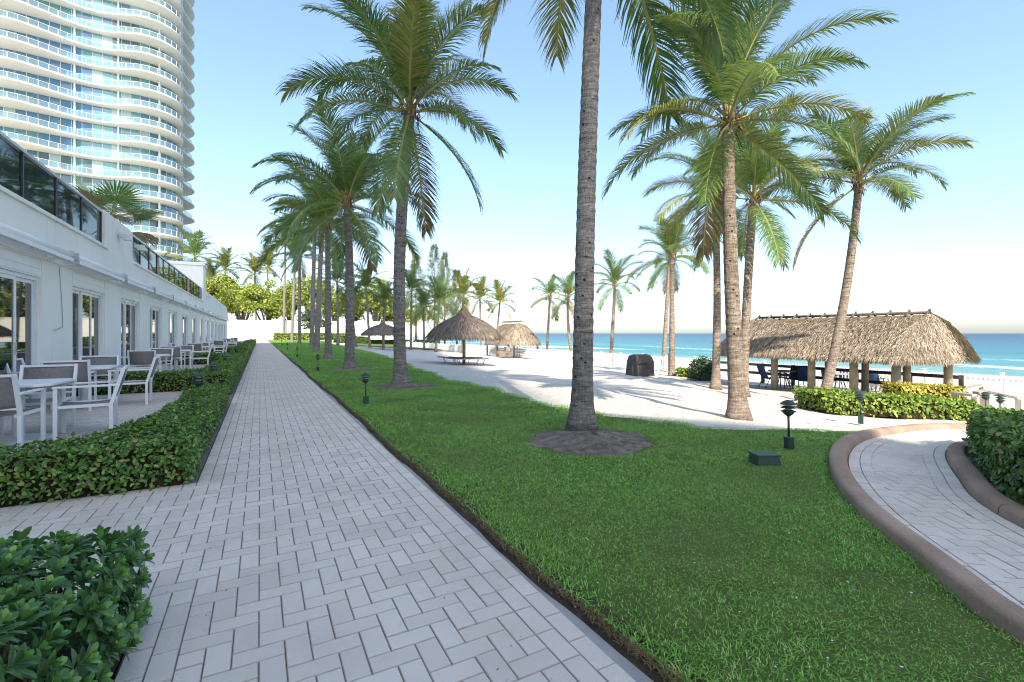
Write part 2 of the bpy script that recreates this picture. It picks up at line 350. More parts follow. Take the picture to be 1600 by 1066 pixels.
def mk_sea():
    t = NT('sea_water'); pos = t.new('NewGeometry').outputs['Position']
    sep = t.new('SeparateXYZ'); t.link(pos, sep.inputs[0]); x = sep.outputs[0]
    n1 = t.noise(pos, 0.012, 3)
    xx = t.math('ADD', x, t.math('MULTIPLY', t.math('SUBTRACT', n1, 0.5), 60.0))
    f = t.math('DIVIDE', t.math('SUBTRACT', xx, 52.0), 900.0)
    f = t.math('POWER', t.math('MAXIMUM', f, 0.0), 0.5)
    col = t.ramp(f, [(0.0, (0.16, 0.29, 0.26)), (0.14, (0.05, 0.22, 0.23)), (0.34, (0.016, 0.12, 0.16)), (0.65, (0.006, 0.055, 0.105)), (1.0, (0.004, 0.032, 0.075))])
    mp = t.new('Mapping'); mp.inputs['Scale'].default_value = (1.0, 0.22, 1.0); t.link(pos, mp.inputs[0])
    # foam on the breaking waves near the shore
    w = t.noise(mp.outputs[0], 0.11, 4, 0.6)
    band = t.math('SINE', t.math('ADD', t.math('MULTIPLY', x, 0.33), t.math('MULTIPLY', w, 7.0)))
    near = t.ramp(t.math('DIVIDE', t.math('SUBTRACT', x, 50.0), 60.0), [(0.0, (1, 1, 1)), (0.3, (0.85, 0.85, 0.85)), (0.75, (0.18, 0.18, 0.18)), (1.0, (0, 0, 0))])
    fine = t.noise(pos, 1.1, 6, 0.75)
    fm = t.math('MULTIPLY', t.math('ADD', t.math('MULTIPLY', band, 0.5), t.math('MULTIPLY', t.math('SUBTRACT', fine, 0.5), 1.8)), near)
    foam = t.ramp(fm, [(0.12, (0, 0, 0)), (0.30, (1, 1, 1))])
    col = t.mix(foam, col, (0.80, 0.82, 0.82))
    t.link(col, t.p.inputs['Base Color']); t.p.inputs['Roughness'].default_value = 0.35
    t.p.inputs['Specular IOR Level'].default_value = 0.22
    h = t.math('ADD', t.noise(mp.outputs[0], 0.5, 5, 0.6), t.math('MULTIPLY', t.noise(pos, 2.2, 4, 0.6), 0.3))
    t.bump(h, 0.8, 0.5); return t.m
M['sea'] = mk_sea()

#@@SETTING
# ------------------------------------------------------------------ the setting: beach, sea, walkway, lawn
def proj(p):
    d = p[0] * ST + p[1] * CT
    if d < 0.05: return (-9999, -9999)
    return (CX + F * (p[0] * CT - p[1] * ST) / d, HY + F * (H - p[2]) / d)
def in_frame(p, m=0):
    x, y = proj(p); return -m < x < 1600 + m and -m < y < 1066 + m
def catmull(pts, n=8):
    pts = [np.array(p, float) for p in pts]; out = []
    for i in range(len(pts) - 1):
        p0 = pts[max(i - 1, 0)]; p1 = pts[i]; p2 = pts[i + 1]; p3 = pts[min(i + 2, len(pts) - 1)]
        for k in range(n):
            t = k / n
            out.append(0.5 * ((2 * p1) + (p2 - p0) * t + (2 * p0 - 5 * p1 + 4 * p2 - p3) * t * t + (3 * p1 - p0 - 3 * p2 + p3) * t ** 3))
    out.append(pts[-1]); return out
def inside(x, y, poly):
    r = np.zeros(np.shape(x), bool); n = len(poly); j = n - 1
    for i in range(n):
        xi, yi = poly[i][0], poly[i][1]; xj, yj = poly[j][0], poly[j][1]
        c = ((yi > y) != (yj > y)) & (x < (xj - xi) * (y - yi) / (yj - yi + 1e-12) + xi)
        r ^= c; j = i
    return r
def grid_mesh(name, us, vs, zf):
    U, Vv = np.meshgrid(us, vs, indexing='ij')
    Z = np.vectorize(zf)(U, Vv)
    V = np.stack([U, Vv, Z], -1).reshape(-1, 3); nv = len(vs)
    i, j = np.meshgrid(np.arange(len(us) - 1), np.arange(nv - 1), indexing='ij')
    a = (i * nv + j).ravel()
    return np_mesh(name, V, np.stack([a, a + nv, a + nv + 1, a + 1], 1), smooth=True)
def bumpy(u, v):
    return 0.035 * math.sin(u * 1.3 + 1.7 * math.sin(v * 0.7)) * math.sin(v * 1.1 + u * 0.4) + 0.02 * math.sin(u * 3.1 + v * 2.3) * math.sin(v * 2.9)
def beach_z(u, v):
    if u < 4.0: return -0.07
    if u < 5.6: return -0.07 + (zt(u) + 0.04) * (u - 4.0) / 1.6
    return zt(u) - 0.03 + (bumpy(u, v) * min(1, (u - 5.6) / 3) if u < 27 and -5 < v < 70 else 0)
us = np.concatenate([[-3000, -600, -120, -40, -12, -4, 0, 2, 4], np.arange(4.8, 27, 0.4), [30, 36, 43, 50, 54, 60, 70]])
vs = np.concatenate([[-3000, -500, -100, -30, -8, -2], np.arange(0, 46, 0.5), np.arange(48, 130, 4), [160, 220, 400, 900, 3000]])
beach = link('beach', grid_mesh('beach', us, vs, beach_z), M['sand']); tag(beach, kind='structure')

SEA_Z = -2.25
def sea_h(u, v):
    z = SEA_Z
    if 50 < u < 140 and -80 < v < 500:
        for c, a, w, ph in ((57, 0.25, 1.3, 0.3), (66, 0.45, 1.8, 1.4), (79, 0.5, 2.4, 2.9), (96, 0.4, 3.5, 0.7), (118, 0.35, 4.0, 2.0)):
            cc = c + 2.2 * math.sin(v * 0.045 + ph) + 0.9 * math.sin(v * 0.17 + ph * 2)
            aa = a * (0.55 + 0.45 * math.sin(v * 0.06 + ph * 3))
            z += aa * math.exp(-((u - cc) / w) ** 2)
    return z
us = np.concatenate([np.arange(49, 84, 0.6), np.arange(84, 140, 2), [160, 220, 400, 900, 2500, 7000, 20000]])
vs = np.concatenate([[-20000, -3000, -600, -100], np.arange(-40, 200, 2.5), np.arange(200, 500, 20), [700, 1500, 5000, 20000]])
sea = link('sea', grid_mesh('sea', us, vs, sea_h), M['sea']); tag(sea, kind='structure')

# ---- bricks
def brick_arrays(rects, z0=0.0, jit=0.0018, ch=0.0034, thick=0.025, zfun=None):
    # rects: (cu, cv, half_u, half_v, angle)
    A = np.array(rects, float); n = len(A)
    cu, cv, hu, hv, an = A.T
    dz = rng.uniform(-jit, jit, n) + z0
    if zfun is not None: dz = dz + np.array([zfun(x) for x in cu])
    sx = np.array([-1, 1, 1, -1.0]); sy = np.array([-1, -1, 1, 1.0])
    rings = []
    for ins, z in ((0.0, -thick), (0.0, -ch), (ch, 0.0)):
        lx = sx[None] * (hu - ins)[:, None]; ly = sy[None] * (hv - ins)[:, None]
        ca, sa = np.cos(an)[:, None], np.sin(an)[:, None]
        rings.append(np.stack([cu[:, None] + lx * ca - ly * sa, cv[:, None] + lx * sa + ly * ca, np.broadcast_to((dz + z)[:, None], lx.shape)], -1))
    V = np.concatenate(rings, 1).reshape(-1, 3)
    q = []
    for r in (0, 4):
        for k in range(4): q.append((r + k, r + (k + 1) % 4, r + 4 + (k + 1) % 4, r + 4 + k))
    q.append((8, 9, 10, 11))
    Q = (np.arange(n)[:, None, None] * 12 + np.array(q)[None]).reshape(-1, 4)
    return V, Q
J = 0.0014
def herring(u0, u1, v0, v1, keep, ou=0.0, ov=0.0, c=0.1):
    out = []
    i0, i1 = int(math.floor((u0 - ou) / c)) - 1, int(math.ceil((u1 - ou) / c)) + 1
    j0, j1 = int(math.floor((v0 - ov) / c)) - 1, int(math.ceil((v1 - ov) / c)) + 1
    for i in range(i0, i1):
        for j in range(j0, j1):
            k = (i - j) % 4
            if k == 0: cells = ((i, j), (i + 1, j))
            elif k == 3: cells = ((i, j), (i, j + 1))
            else: continue
            ok = [keep(ou + (a + .5) * c, ov + (b + .5) * c) for a, b in cells]
            if all(ok):
                a, b = cells; out.append((ou + (a[0] + b[0] + 1) * c / 2, ov + (a[1] + b[1] + 1) * c / 2, (c if k == 0 else c / 2) - J, (c / 2 if k == 0 else c) - J, 0))
            elif any(ok):
                a = cells[0] if ok[0] else cells[1]
                out.append((ou + (a[0] + .5) * c, ov + (a[1] + .5) * c, c / 2 - J, c / 2 - J, 0))
    return out
UL, UR = -0.305, 1.095                            # herringbone field of the walkway
def keep_walk(u, v):
    if UL < u < UR and -0.6 < v < 112: return True
    return -7.5 < u < UL and 2.92 < v < 5.06
rects = herring(-7.5, UR, -0.6, 112, keep_walk, ou=UL, ov=0.0)
def soldiers(u0, v0, v1, step=0.2, off=0.0):
    v = v0 + off
    while v + step <= v1:
        rects.append((u0 + 0.05, v + step / 2, 0.05 - J, step / 2 - J, 0)); v += step
    if v1 - v > 0.03: rects.append((u0 + 0.05, (v + v1) / 2, 0.05 - J, (v1 - v) / 2 - J, 0))
    if off > 0.03: rects.append((u0 + 0.05, v0 + off / 2, 0.05 - J, off / 2 - J, 0))
for u0, off in ((UR, 0.0), (UR + 0.1, 0.09)): soldiers(u0, -0.6, 112, off=off)
for u0, off in ((UL - 0.1, 0.05), (UL - 0.2, 0.12)):
    soldiers(u0, -0.6, 2.95, off=off); soldiers(u0, 5.02, 112, off=off)
walk = MB(); walk.box(-0.51, 1.30, -0.7, 112, -0.06, -0.009); walk.box(-7.6, -0.512, 2.94, 5.03, -0.06, -0.009)
walkway = walk.build('walkway', M['joint']); tag(walkway, kind='structure')
def near_first(r):
    p = (r[0], r[1], 0)
    return (depth(p) if in_frame(p, 10) else 1e6)
rects.sort(key=near_first)
def lay_pavers(rects, parent, count, mats, zfun=None):
    shared = {}
    for r in rects[:count]:
        key = (round(r[2], 3), round(r[3], 3))
        if key not in shared:
            V, Q = brick_arrays([(0, 0, r[2], r[3], 0)], jit=0)
            shared[key] = np_mesh('paver', V, Q, [1] * 8 + [0])
        o = link('paver', shared[key], [mats[0], M['paver_edge']], parent)
        o.location = (r[0], r[1], random.uniform(-0.0015, 0.0015) + (zfun(r[0]) if zfun else 0)); o.rotation_euler = (random.gauss(0, 0.002), random.gauss(0, 0.002), r[4] + random.gauss(0, 0.003))
    V, Q = brick_arrays(rects[count:], zfun=zfun)
    o = link('paving', np_mesh('paving', V, Q, ([1] * 8 + [0]) * (len(Q) // 9)), [mats[1], M['paver_edge']], parent); tag(o, kind='stuff')
lay_pavers(rects, walkway, 300, (M['paver'], M['paver_many']))
# cement haunch and bare soil between walkway and lawn
def wav(v): return 0.012 * math.sin(v * 1.9) + 0.007 * math.sin(v * 4.3 + 1) + 0.02 * math.sin(v * 0.6 + 2) + 0.004 * math.sin(v * 11)
def strip(name, f0, f1, z0, z1, mat, parent, v0=-0.6, v1=112, dv=0.12):
    vv = np.concatenate([np.arange(v0, 20, dv), np.arange(20, v1 + 0.5, 1.0)])
    a = np.array([(f0(v), v, z0) for v in vv]); b = np.array([(f1(v), v, z1) for v in vv])
    n = len(vv); V = np.concatenate([a, b]); i = np.arange(n - 1)
    return link(name, np_mesh(name, V, np.stack([i, i + n, i + n + 1, i + 1], 1)), mat, parent)
strip('cement_edge', lambda v: 1.292, lambda v: 1.345 + wav(v), -0.004, -0.012, M['cement'], walkway)
strip('soil_edge', lambda v: 1.335 + wav(v), lambda v: 1.50 + wav(v), -0.016, 0.005, M['soil'], walkway)

# ---- curved path between two kerbs
K1p = [(2.0, -1.4), (2.45, -0.3)] + [tuple(GT(*p, off=0.10)[:2]) for p in ((1600, 970), (1450, 865), (1330, 770), (1295, 712), (1310, 682), (1355, 668), (1440, 660), (1530, 661))]
K2p = [(3.2, -1.3), (4.1, 0.2)] + [tuple(GT(*p, off=0.10)[:2]) for p in ((1600, 785), (1535, 735), (1508, 702), (1522, 690))]
e = K1p[-1]; K1p += [(e[0] + 1.3, e[1] - 0.7), (e[0] + 3.0, e[1] - 2.0)]
e = K2p[-1]; K2p += [(e[0] + 0.8, e[1] - 0.25), (e[0] + 2.2, e[1] - 1.5)]
K1 = catmull(K1p, 10); K2 = catmull(K2p, 10)
def offset_curve(c, d):
    out = []
    for i, p in enumerate(c):
        t = c[min(i + 1, len(c) - 1)] - c[max(i - 1, 0)]; t = t / (np.linalg.norm(t) + 1e-9)
        out.append(p + np.array([t[1], -t[0]]) * d)
    return out
def resample(c, n):
    c = np.array(c); s = np.concatenate([[0], np.cumsum(np.linalg.norm(np.diff(c, axis=0), axis=1))])
    t = np.linspace(0, s[-1], n); return np.stack([np.interp(t, s, c[:, 0]), np.interp(t, s, c[:, 1])], 1)
def kerb_piece(c, sgn, w):
    prof = [(0, -0.08), (0.0, 0.058), (0.010, 0.075), (0.032, 0.084), (w - 0.05, 0.082), (w - 0.018, 0.072), (w, 0.048), (w + 0.012, -0.08)]
    rings = [offset_curve(c, sgn * a) for a, _ in prof]; n = len(c)
    V = np.array([[p[0], p[1], zt(p[0]) + z] for r, (a, z) in zip(rings, prof) for p in r])
    Q = [(k * n + i, k * n + i + 1, (k + 1) * n + i + 1, (k + 1) * n + i) for k in range(len(prof) - 1) for i in range(n - 1)]
    nn = n * (len(prof) - 1)
    return np_mesh('kerb', V, Q, smooth=True)
def kerb(c, sgn, w=0.155):
    c = resample(c, 200); L = np.linalg.norm(np.diff(c, axis=0), axis=1).sum(); m = max(2, round(L / 1.55)); root = None
    c = resample(c, m * 14 + 1); gap = 0.02
    for k in range(m):
        seg = [np.array(p) for p in c[k * 14:(k + 1) * 14 + 1]]
        seg[-1] = seg[-1] + (seg[-2] - seg[-1]) * gap / 2
        me = kerb_piece(seg, sgn, w)
        if root is None: root = link('kerb', me, M['kerb']); tag(root, kind='structure')
        else: link('kerb_section', me, M['kerb'], root)
kerb(K1, 1); kerb(K2, -1)
poly = [tuple(p) for p in offset_curve(K1, 0.145)] + [tuple(p) for p in reversed(offset_curve(K2, -0.145))]
pv = np.array(poly)
n1 = len(K1)
bed1 = offset_curve(K1, 0.12); bed2 = offset_curve(K2, -0.12)
ra, rb = resample(bed1, 60), resample(bed2, 60)
V = []
for a, b in zip(ra, rb):
    for k in range(7): p = a + (b - a) * k / 6; V.append((p[0], p[1], zt(p[0]) - 0.009))
Q = [(i * 7 + k, i * 7 + k + 1, (i + 1) * 7 + k + 1, (i + 1) * 7 + k) for i in range(59) for k in range(6)]
cpath = link('curved_path', np_mesh('curved_path', V, Q), M['joint']); tag(cpath, kind='structure')
inner = [tuple(p) for p in offset_curve(K1, 0.325)] + [tuple(p) for p in reversed(offset_curve(K2, -0.325))]
ang = R(-35); ca, sa = math.cos(ang), math.sin(ang)
inn = np.array(inner)
def keep_curve(a, b):
    u, v = a * ca - b * sa, a * sa + b * ca
    return bool(inside(np.array(u), np.array(v), inner))
loc = np.stack([inn[:, 0] * ca + inn[:, 1] * sa, -inn[:, 0] * sa + inn[:, 1] * ca], 1)
rc0 = [(a * ca - b * sa, a * sa + b * ca, hu, hv, ang) for a, b, hu, hv, _ in herring(loc[:, 0].min(), loc[:, 0].max(), loc[:, 1].min(), loc[:, 1].max(), keep_curve)]
rc = []
for c, d in ((K1, 0.22), (K1, 0.32), (K2, -0.22), (K2, -0.32)):
    pts = resample(offset_curve(c, d), 400); s = np.linalg.norm(np.diff(pts, axis=0), axis=1).sum(); n = int(s / 0.2)
    pts = resample(pts, n + 1)
    for a, b in zip(pts[:-1], pts[1:]):
        m = (a + b) / 2; an = math.atan2(b[1] - a[1], b[0] - a[0]); rc.append((m[0], m[1], np.linalg.norm(b - a) / 2 - J, 0.05 - J, an))
rc.sort(key=near_first)
rc0.sort(key=near_first)
lay_pavers(rc, cpath, 60, (M['paver'], M['paver_many']), zfun=zt)
lay_pavers(rc0, cpath, 140, (M['paver'], M['paver_many']), zfun=lambda u: zt(u) - 0.004)

# ---- lawn
k1 = np.array(K1); kk = k1[(k1[:, 1] > -1.3)]; top = int(np.argmax(kk[:, 1])); kk = kk[:top + 1]
kv, ku = kk[:, 1], kk[:, 0]
EDGE = [tuple(GT(*p)[:2]) for p in ((1285, 671), (1190, 671), (1100, 667), (1020, 658), (950, 649), (880, 638), (820, 620), (760, 606), (700, 592), (660, 579), (630, 567), (600, 556), (570, 548), (545, 543))]
EDGE.sort(key=lambda p: p[1])
ev = np.array([p[1] for p in EDGE]); eu = np.array([p[0] for p in EDGE])
ev = np.concatenate([ev, [60, 112]]); eu = np.concatenate([eu, [8.5, 12]])
vtop = kv.max()
def lawn_r(v):
    v = np.asarray(v, float)
    a = np.interp(v, kv, ku); b = np.interp(v, ev, eu)
    w = 0.10 * np.sin(v * 1.3) + 0.07 * np.sin(v * 3.7 + 1) + 0.04 * np.sin(v * 9.1)
    return np.where(v < vtop - 0.02, a, b + w)
vv = np.concatenate([np.arange(-0.6, 20, 0.12), np.arange(20, 112, 0.8)])
V = []
for v in vv:
    l = 1.44 + wav(v); r = float(lawn_r(v))
    for k in range(15):
        u = l + (r - l) * k / 14; V.append((u, v, zt(u) + 0.012 - (0.03 if k == 14 else 0) - (0.014 if k == 0 else 0)))
Q = [(i * 15 + k, i * 15 + k + 1, (i + 1) * 15 + k + 1, (i + 1) * 15 + k) for i in range(len(vv) - 1) for k in range(14)]
lawn = link('lawn', np_mesh('lawn', V, Q, smooth=True), M['turf']); tag(lawn, kind='structure')
RINGS = []                                        # bare mulch rings round the palms: (u, v, ru, rv)
_c = GT(924, 691); RINGS.append((_c.x, _c.y, 0.82, 0.74, 0.11))
_c = GT(636, 605); RINGS.append((_c.x, _c.y, 0.80, 0.62, 0.09))
_c = GT(550, 577); RINGS.append((_c.x, _c.y, 0.85, 0.6, 0.06))
_c = GT(516, 562.5); RINGS.append((_c.x, _c.y, 0.7, 0.5, 0.05))
for cu, cv, ru, rv, hh in RINGS:
    n, m = 40, 9; V = []; Q = []
    ph = rng.uniform(0, 6)
    for i in range(m):
        r = i / (m - 1)
        for k in range(n):
            a = 2 * PI * k / n; e = 1 + 0.07 * math.sin(3 * a + ph) + 0.05 * math.sin(7 * a + ph)
            z = 0.022 + hh * max(0, 1 - r * 1.35) ** 1.1 + rng.uniform(-0.014, 0.014) * (r < 0.95) - (0.02 if r == 1 else 0)
            u = cu + ru * r * e * math.cos(a); V.append((u, cv + rv * r * e * math.sin(a), zt(u) + z))
    for i in range(m - 1):
        for k in range(n): Q.append((i * n + k, i * n + (k + 1) % n, (i + 1) * n + (k + 1) % n, (i + 1) * n + k))
    o = link('mulch_ring', np_mesh('mulch_ring', V, Q, smooth=True), M['mulch']); tag(o, kind='structure')
# bark chips, shell grit and dead leaves lying on the rings
cP = []
for cu, cv, ru, rv, hh in RINGS[:2]:
    for _ in range(900):
        a = random.uniform(0, 2 * PI); r = math.sqrt(random.uniform(0.05, 1)) * 0.97
        u = cu + ru * r * math.cos(a); cP.append((u, cv + rv * r * math.sin(a), zt(u) + 0.03 + hh * max(0, 1 - r * 1.35) ** 1.1, random.random()))
cP = np.array(cP)
def chips(name, P, lo, hi, mat, lab):
    n = len(P); d = rng.normal(0, 1, (n, 2)); d /= np.linalg.norm(d, axis=1, keepdims=True); L = rng.uniform(lo, hi, n)[:, None]
    D = np.column_stack([d * L, rng.normal(0, .25, n) * L[:, 0]]); S = np.column_stack([-d[:, 1:2], d[:, 0:1], rng.normal(0, .2, (n, 1))]) * L * rng.uniform(.2, .6, (n, 1))
    c = P[:, :3]; V = np.stack([c - D - S * .6, c + D - S, c + D * .9 + S, c - D * .8 + S], 1).reshape(-1, 3)
    tag(link(name, np_mesh(name, V, np.arange(4 * n).reshape(-1, 4)), mat), lab, 'debris', kind='stuff')
chips('bark_chips', cP[cP[:, 3] < .55], .008, .022, M['mulch'], 'brown bark chips strewn over the mulch rings')
chips('shell_grit', cP[cP[:, 3] >= .55], .003, .008, M['cement'], 'pale shell grit strewn over the mulch rings')
# grass blades
def blades(P, hgt, wid, segs=2):
    n = len(P); an = rng.uniform(0, 2 * PI, n); hgt = hgt * (0.8 + 0.35 * np.sin(P[:, 0] * 2.1 + 1.3 * np.sin(P[:, 1] * 1.7)) * np.sin(P[:, 1] * 2.6 + P[:, 0])); ln = rng.uniform(0.3, 1.7, n); h = hgt * rng.uniform(0.55, 1.25, n); w = wid * rng.uniform(0.7, 1.3, n)
    d = np.stack([np.cos(an), np.sin(an), np.zeros(n)], 1); s = np.stack([-np.sin(an), np.cos(an), np.zeros(n)], 1)
    lv = []
    for k in range(segs + 1):
        t = k / segs
        c = P + d * (ln * h * t ** 1.6)[:, None]; c[:, 2] += h * t * (1 - 0.36 * ln * t)
        ww = w * (1 - 0.85 * t)
        lv += [c - s * (ww / 2)[:, None], c + s * (ww / 2)[:, None]]
    V = np.stack(lv, 1).reshape(-1, 3); k = 2 * (segs + 1)
    Q = (np.arange(n)[:, None, None] * k + np.array([[2 * i, 2 * i + 1, 2 * i + 3, 2 * i + 2] for i in range(segs)])[None]).reshape(-1, 4)
    return V, Q
gV, gQ, off = [], [], 0
def scatter_lawn(v0, v1, dens):
    umax = 13.0; n = int((v1 - v0) * umax * dens)
    u = rng.uniform(1.36, umax, n); v = rng.uniform(v0, v1, n)
    w = np.array([1.43 + wav(x) for x in v]) if n < 400000 else 1.43
    e = lawn_r(v); soft = rng.exponential(0.05, n)
    ok = (u > w - 0.015) & (u < e - 0.0 + np.where(v > vtop, soft, -0.01))
    for cu, cv, ru, rv, _ in RINGS: ok &= ((u - cu) / ru) ** 2 + ((v - cv) / rv) ** 2 > rng.uniform(0.85, 1.05, n)
    thin = np.sin(u * 1.9 + 2 * np.sin(v * 0.8)) * np.sin(v * 2.3 + 1.5 * np.sin(u * 1.4)) + 0.4 * np.sin(u * 7 + v * 5)
    ok &= rng.uniform(0, 1, n) > np.clip((thin - 0.75) * 1.6, 0, 0.5)
    d = u * ST + v * CT; x = CX + F * (u * CT - v * ST) / np.maximum(d, 0.1)
    ok &= (d > 0.5) & (x > -120) & (x < 1750)
    u, v = u[ok], v[ok]; z = np.array([zt(a) for a in u]) + 0.008
    return np.stack([u, v, z], 1)
for v0, v1, dens, hgt, wid, segs in ((0.4, 3.2, 7600, 0.025, 0.0058, 2), (3.2, 6.5, 4800, 0.028, 0.008, 2), (6.5, 12, 2400, 0.034, 0.012, 1), (12, 24, 950, 0.045, 0.015, 1), (24, 50, 330, 0.055, 0.028, 1), (50, 110, 90, 0.06, 0.06, 1)):
    V, Q = blades(scatter_lawn(v0, v1, dens), hgt, wid, segs); gV.append(V); gQ.append(Q + off); off += len(V)
gr = link('grass', np_mesh('grass', np.concatenate(gV), np.concatenate(gQ)), M['grass']); tag(gr, 'short green grass covering the long lawn', 'grass', kind='stuff')
# dry runners along the cut lawn edge
v = rng.uniform(0.5, 14, 5200) ** 1.0; v = 0.5 + (v - 0.5) * rng.uniform(0, 1, len(v)); u = np.array([1.405 + wav(a) for a in v]) + rng.normal(0, 0.018, len(v))
V, Q = blades(np.stack([u, v, np.full(len(v), 0.0)], 1), 0.03, 0.006, 2)
o = link('dry_grass', np_mesh('dry_grass', V, Q), M['drygrass']); tag(o, 'brown dry runners along the cut lawn edge', 'grass', kind='stuff')
# scraps of shell and bleached grass lying in the lawn, leaves on the walkway
P = scatter_lawn(0.6, 9, 16); P[:, 2] += 0.035
n = len(P); s = rng.uniform(0.0015, 0.0045, n)[:, None, None]; q = rng.normal(0, 1, (n, 4, 3)) * [1, 1, 0.3]; q -= q.mean(1, keepdims=True)
sqr = np.array([[-1, -1, 0], [1, -1, 0.2], [1, 1, 0], [-1, 1, -0.2]])[None] * rng.uniform(0.6, 1.4, (n, 4, 1))
V = (P[:, None] + sqr * s).reshape(-1, 3)
o = link('shell_scraps', np_mesh('shell_scraps', V, np.arange(4 * n).reshape(-1, 4)), M['white_fence']); tag(o, 'pale scraps of shell strewn through the lawn', 'debris', kind='stuff')

P = scatter_lawn(0.6, 16, 26); P[:, 2] += 0.028
chips('clippings', P, .004, .013, M['drygrass'], 'dry clippings scattered over the lawn')
u = rng.uniform(-0.45, 1.28, 260); v = 0.8 + 14 * rng.uniform(0, 1, 260) ** 1.6
chips('path_litter', np.column_stack([u, v, np.full(260, 0.004)]), .002, .007, M['drygrass'], 'tiny dry leaf crumbs lying on the walkway')
# ---- patio paving under the chairs
pr = []
v = 5.45
row = 0
while v < 70:
    u = -3.78 + (0.1 if row % 2 else 0.0)
    while u < -1.0:
        pr.append((u + 0.1, v + 0.05, 0.1 - J, 0.05 - J, 0)); u += 0.2
    v += 0.1; row += 1
    if v > 30: break
b = MB(); b.box(-3.79, -0.515, 5.05, 71, -0.06, -0.008)
patio = b.build('patio', M['joint']); tag(patio, kind='structure')
b = MB(); b.box(-3.78, -1.0, 30.5, 70, -0.03, -0.001); o = b.build('paving', M['paver_many'], patio)
V, Q = brick_arrays(pr); o = link('paving', np_mesh('paving', V, Q, ([1] * 8 + [0]) * (len(Q) // 9)), [M['paver_many'], M['paver_edge']], patio); tag(o, kind='stuff')
b = MB(); b.box(-3.79, -0.52, -1.0, 2.93, -0.055, -0.004); o = b.build('planting_bed', M['soil']); tag(o, kind='structure')

#@@OBJECTS
# ------------------------------------------------------------------ buildings
FU = -3.8                                         # plane of the low building's front
DOOR0, DSTEP, DW, DH = 14.25 - 4.27, 4.27, 2.55, 2.42
V_END = 71.0
lb = empty('low_building', (FU, 8, 0), 0, 'long white single storey building with a terrace above its glass doors', 'building')
def lpart(mb, name, mat, parent=lb, bevel=0):
    o = mb.build(name, mat, parent, bevel); o.matrix_parent_inverse = Matrix.Translation(lb.location).inverted() if parent is lb else Matrix.Identity(4); return o
doors = [DOOR0 - DSTEP + DSTEP * k for k in range(16)]
doors = [d for d in doors if d + DW < V_END - 0.6]
w = MB(); prev = -6.0
for d in doors:
    w.box(FU - 0.3, FU, prev, d, -0.05, 2.80); prev = d + DW
w.box(FU - 0.3, FU, prev, V_END, -0.05, 2.80)
w.box(FU - 0.3, FU, -6, V_END, 2.80, 3.72)
w.box(FU - 14, FU - 0.3, V_END - 0.3, V_END, -0.05, 3.72)
lpart(w, 'wall', M['stucco'])
w = MB(); w.box(FU - 14, FU - 0.305, -6, V_END - 0.31, 3.25, 3.45); lpart(w, 'terrace_floor', M['cream'])
w = MB(); w.box(FU - 0.28, FU - 0.02, 16.9, 20.1, 3.72, 4.80); lpart(w, 'parapet', M['stucco']); w = MB(); w.box(FU - 0.28, FU - 0.02, 44.2, V_END, 3.72, 4.75); lpart(w, 'parapet', M['stucco'])
w = MB(); w.box(FU - 5, FU + 0.01, 42.2, 44.195, 3.722, 6.5); w.box(FU - 5.1, FU + 0.09, 42.1, 44.3, 6.5, 6.72); lpart(w, 'stair_tower', M['stucco'])
w = MB(); w.box(FU - 0.30, FU + 0.05, -6, 17.0, 3.722, 3.80); w.box(FU - 0.3, FU + 0.05, 20.0, 42.09, 3.722, 3.80); lpart(w, 'ledge', M['stucco'], bevel=0.01)
w = MB(); w.box(FU - 0.02, FU + 0.03, -6, V_END, 2.83, 2.89); lpart(w, 'drip_moulding', M['stucco'])
# tinted balustrade: panes between slim posts with a light handrail
for a, b in ((-5.9, 16.88), (20.12, 42.08)):
    n = max(1, round((b - a) / 1.62)); st = (b - a) / n
    for k in range(n):
        w = MB(); w.box(FU - 0.125, FU - 0.11, a + k * st + 0.03, a + (k + 1) * st - 0.03, 3.84, 4.72); lpart(w, 'balustrade_pane', M['glass_tint'])
    for k in range(n + 1): w = MB(); w.box(FU - 0.145, FU - 0.09, a + k * st - 0.025, a + k * st + 0.025, 3.80, 4.73); lpart(w, 'balustrade_post', M['metal_dark'])
    w = MB(); w.box(FU - 0.16, FU - 0.07, a, b, 4.732, 4.79); lpart(w, 'handrail', M['rail_grey'] if False else M['aluminium'])
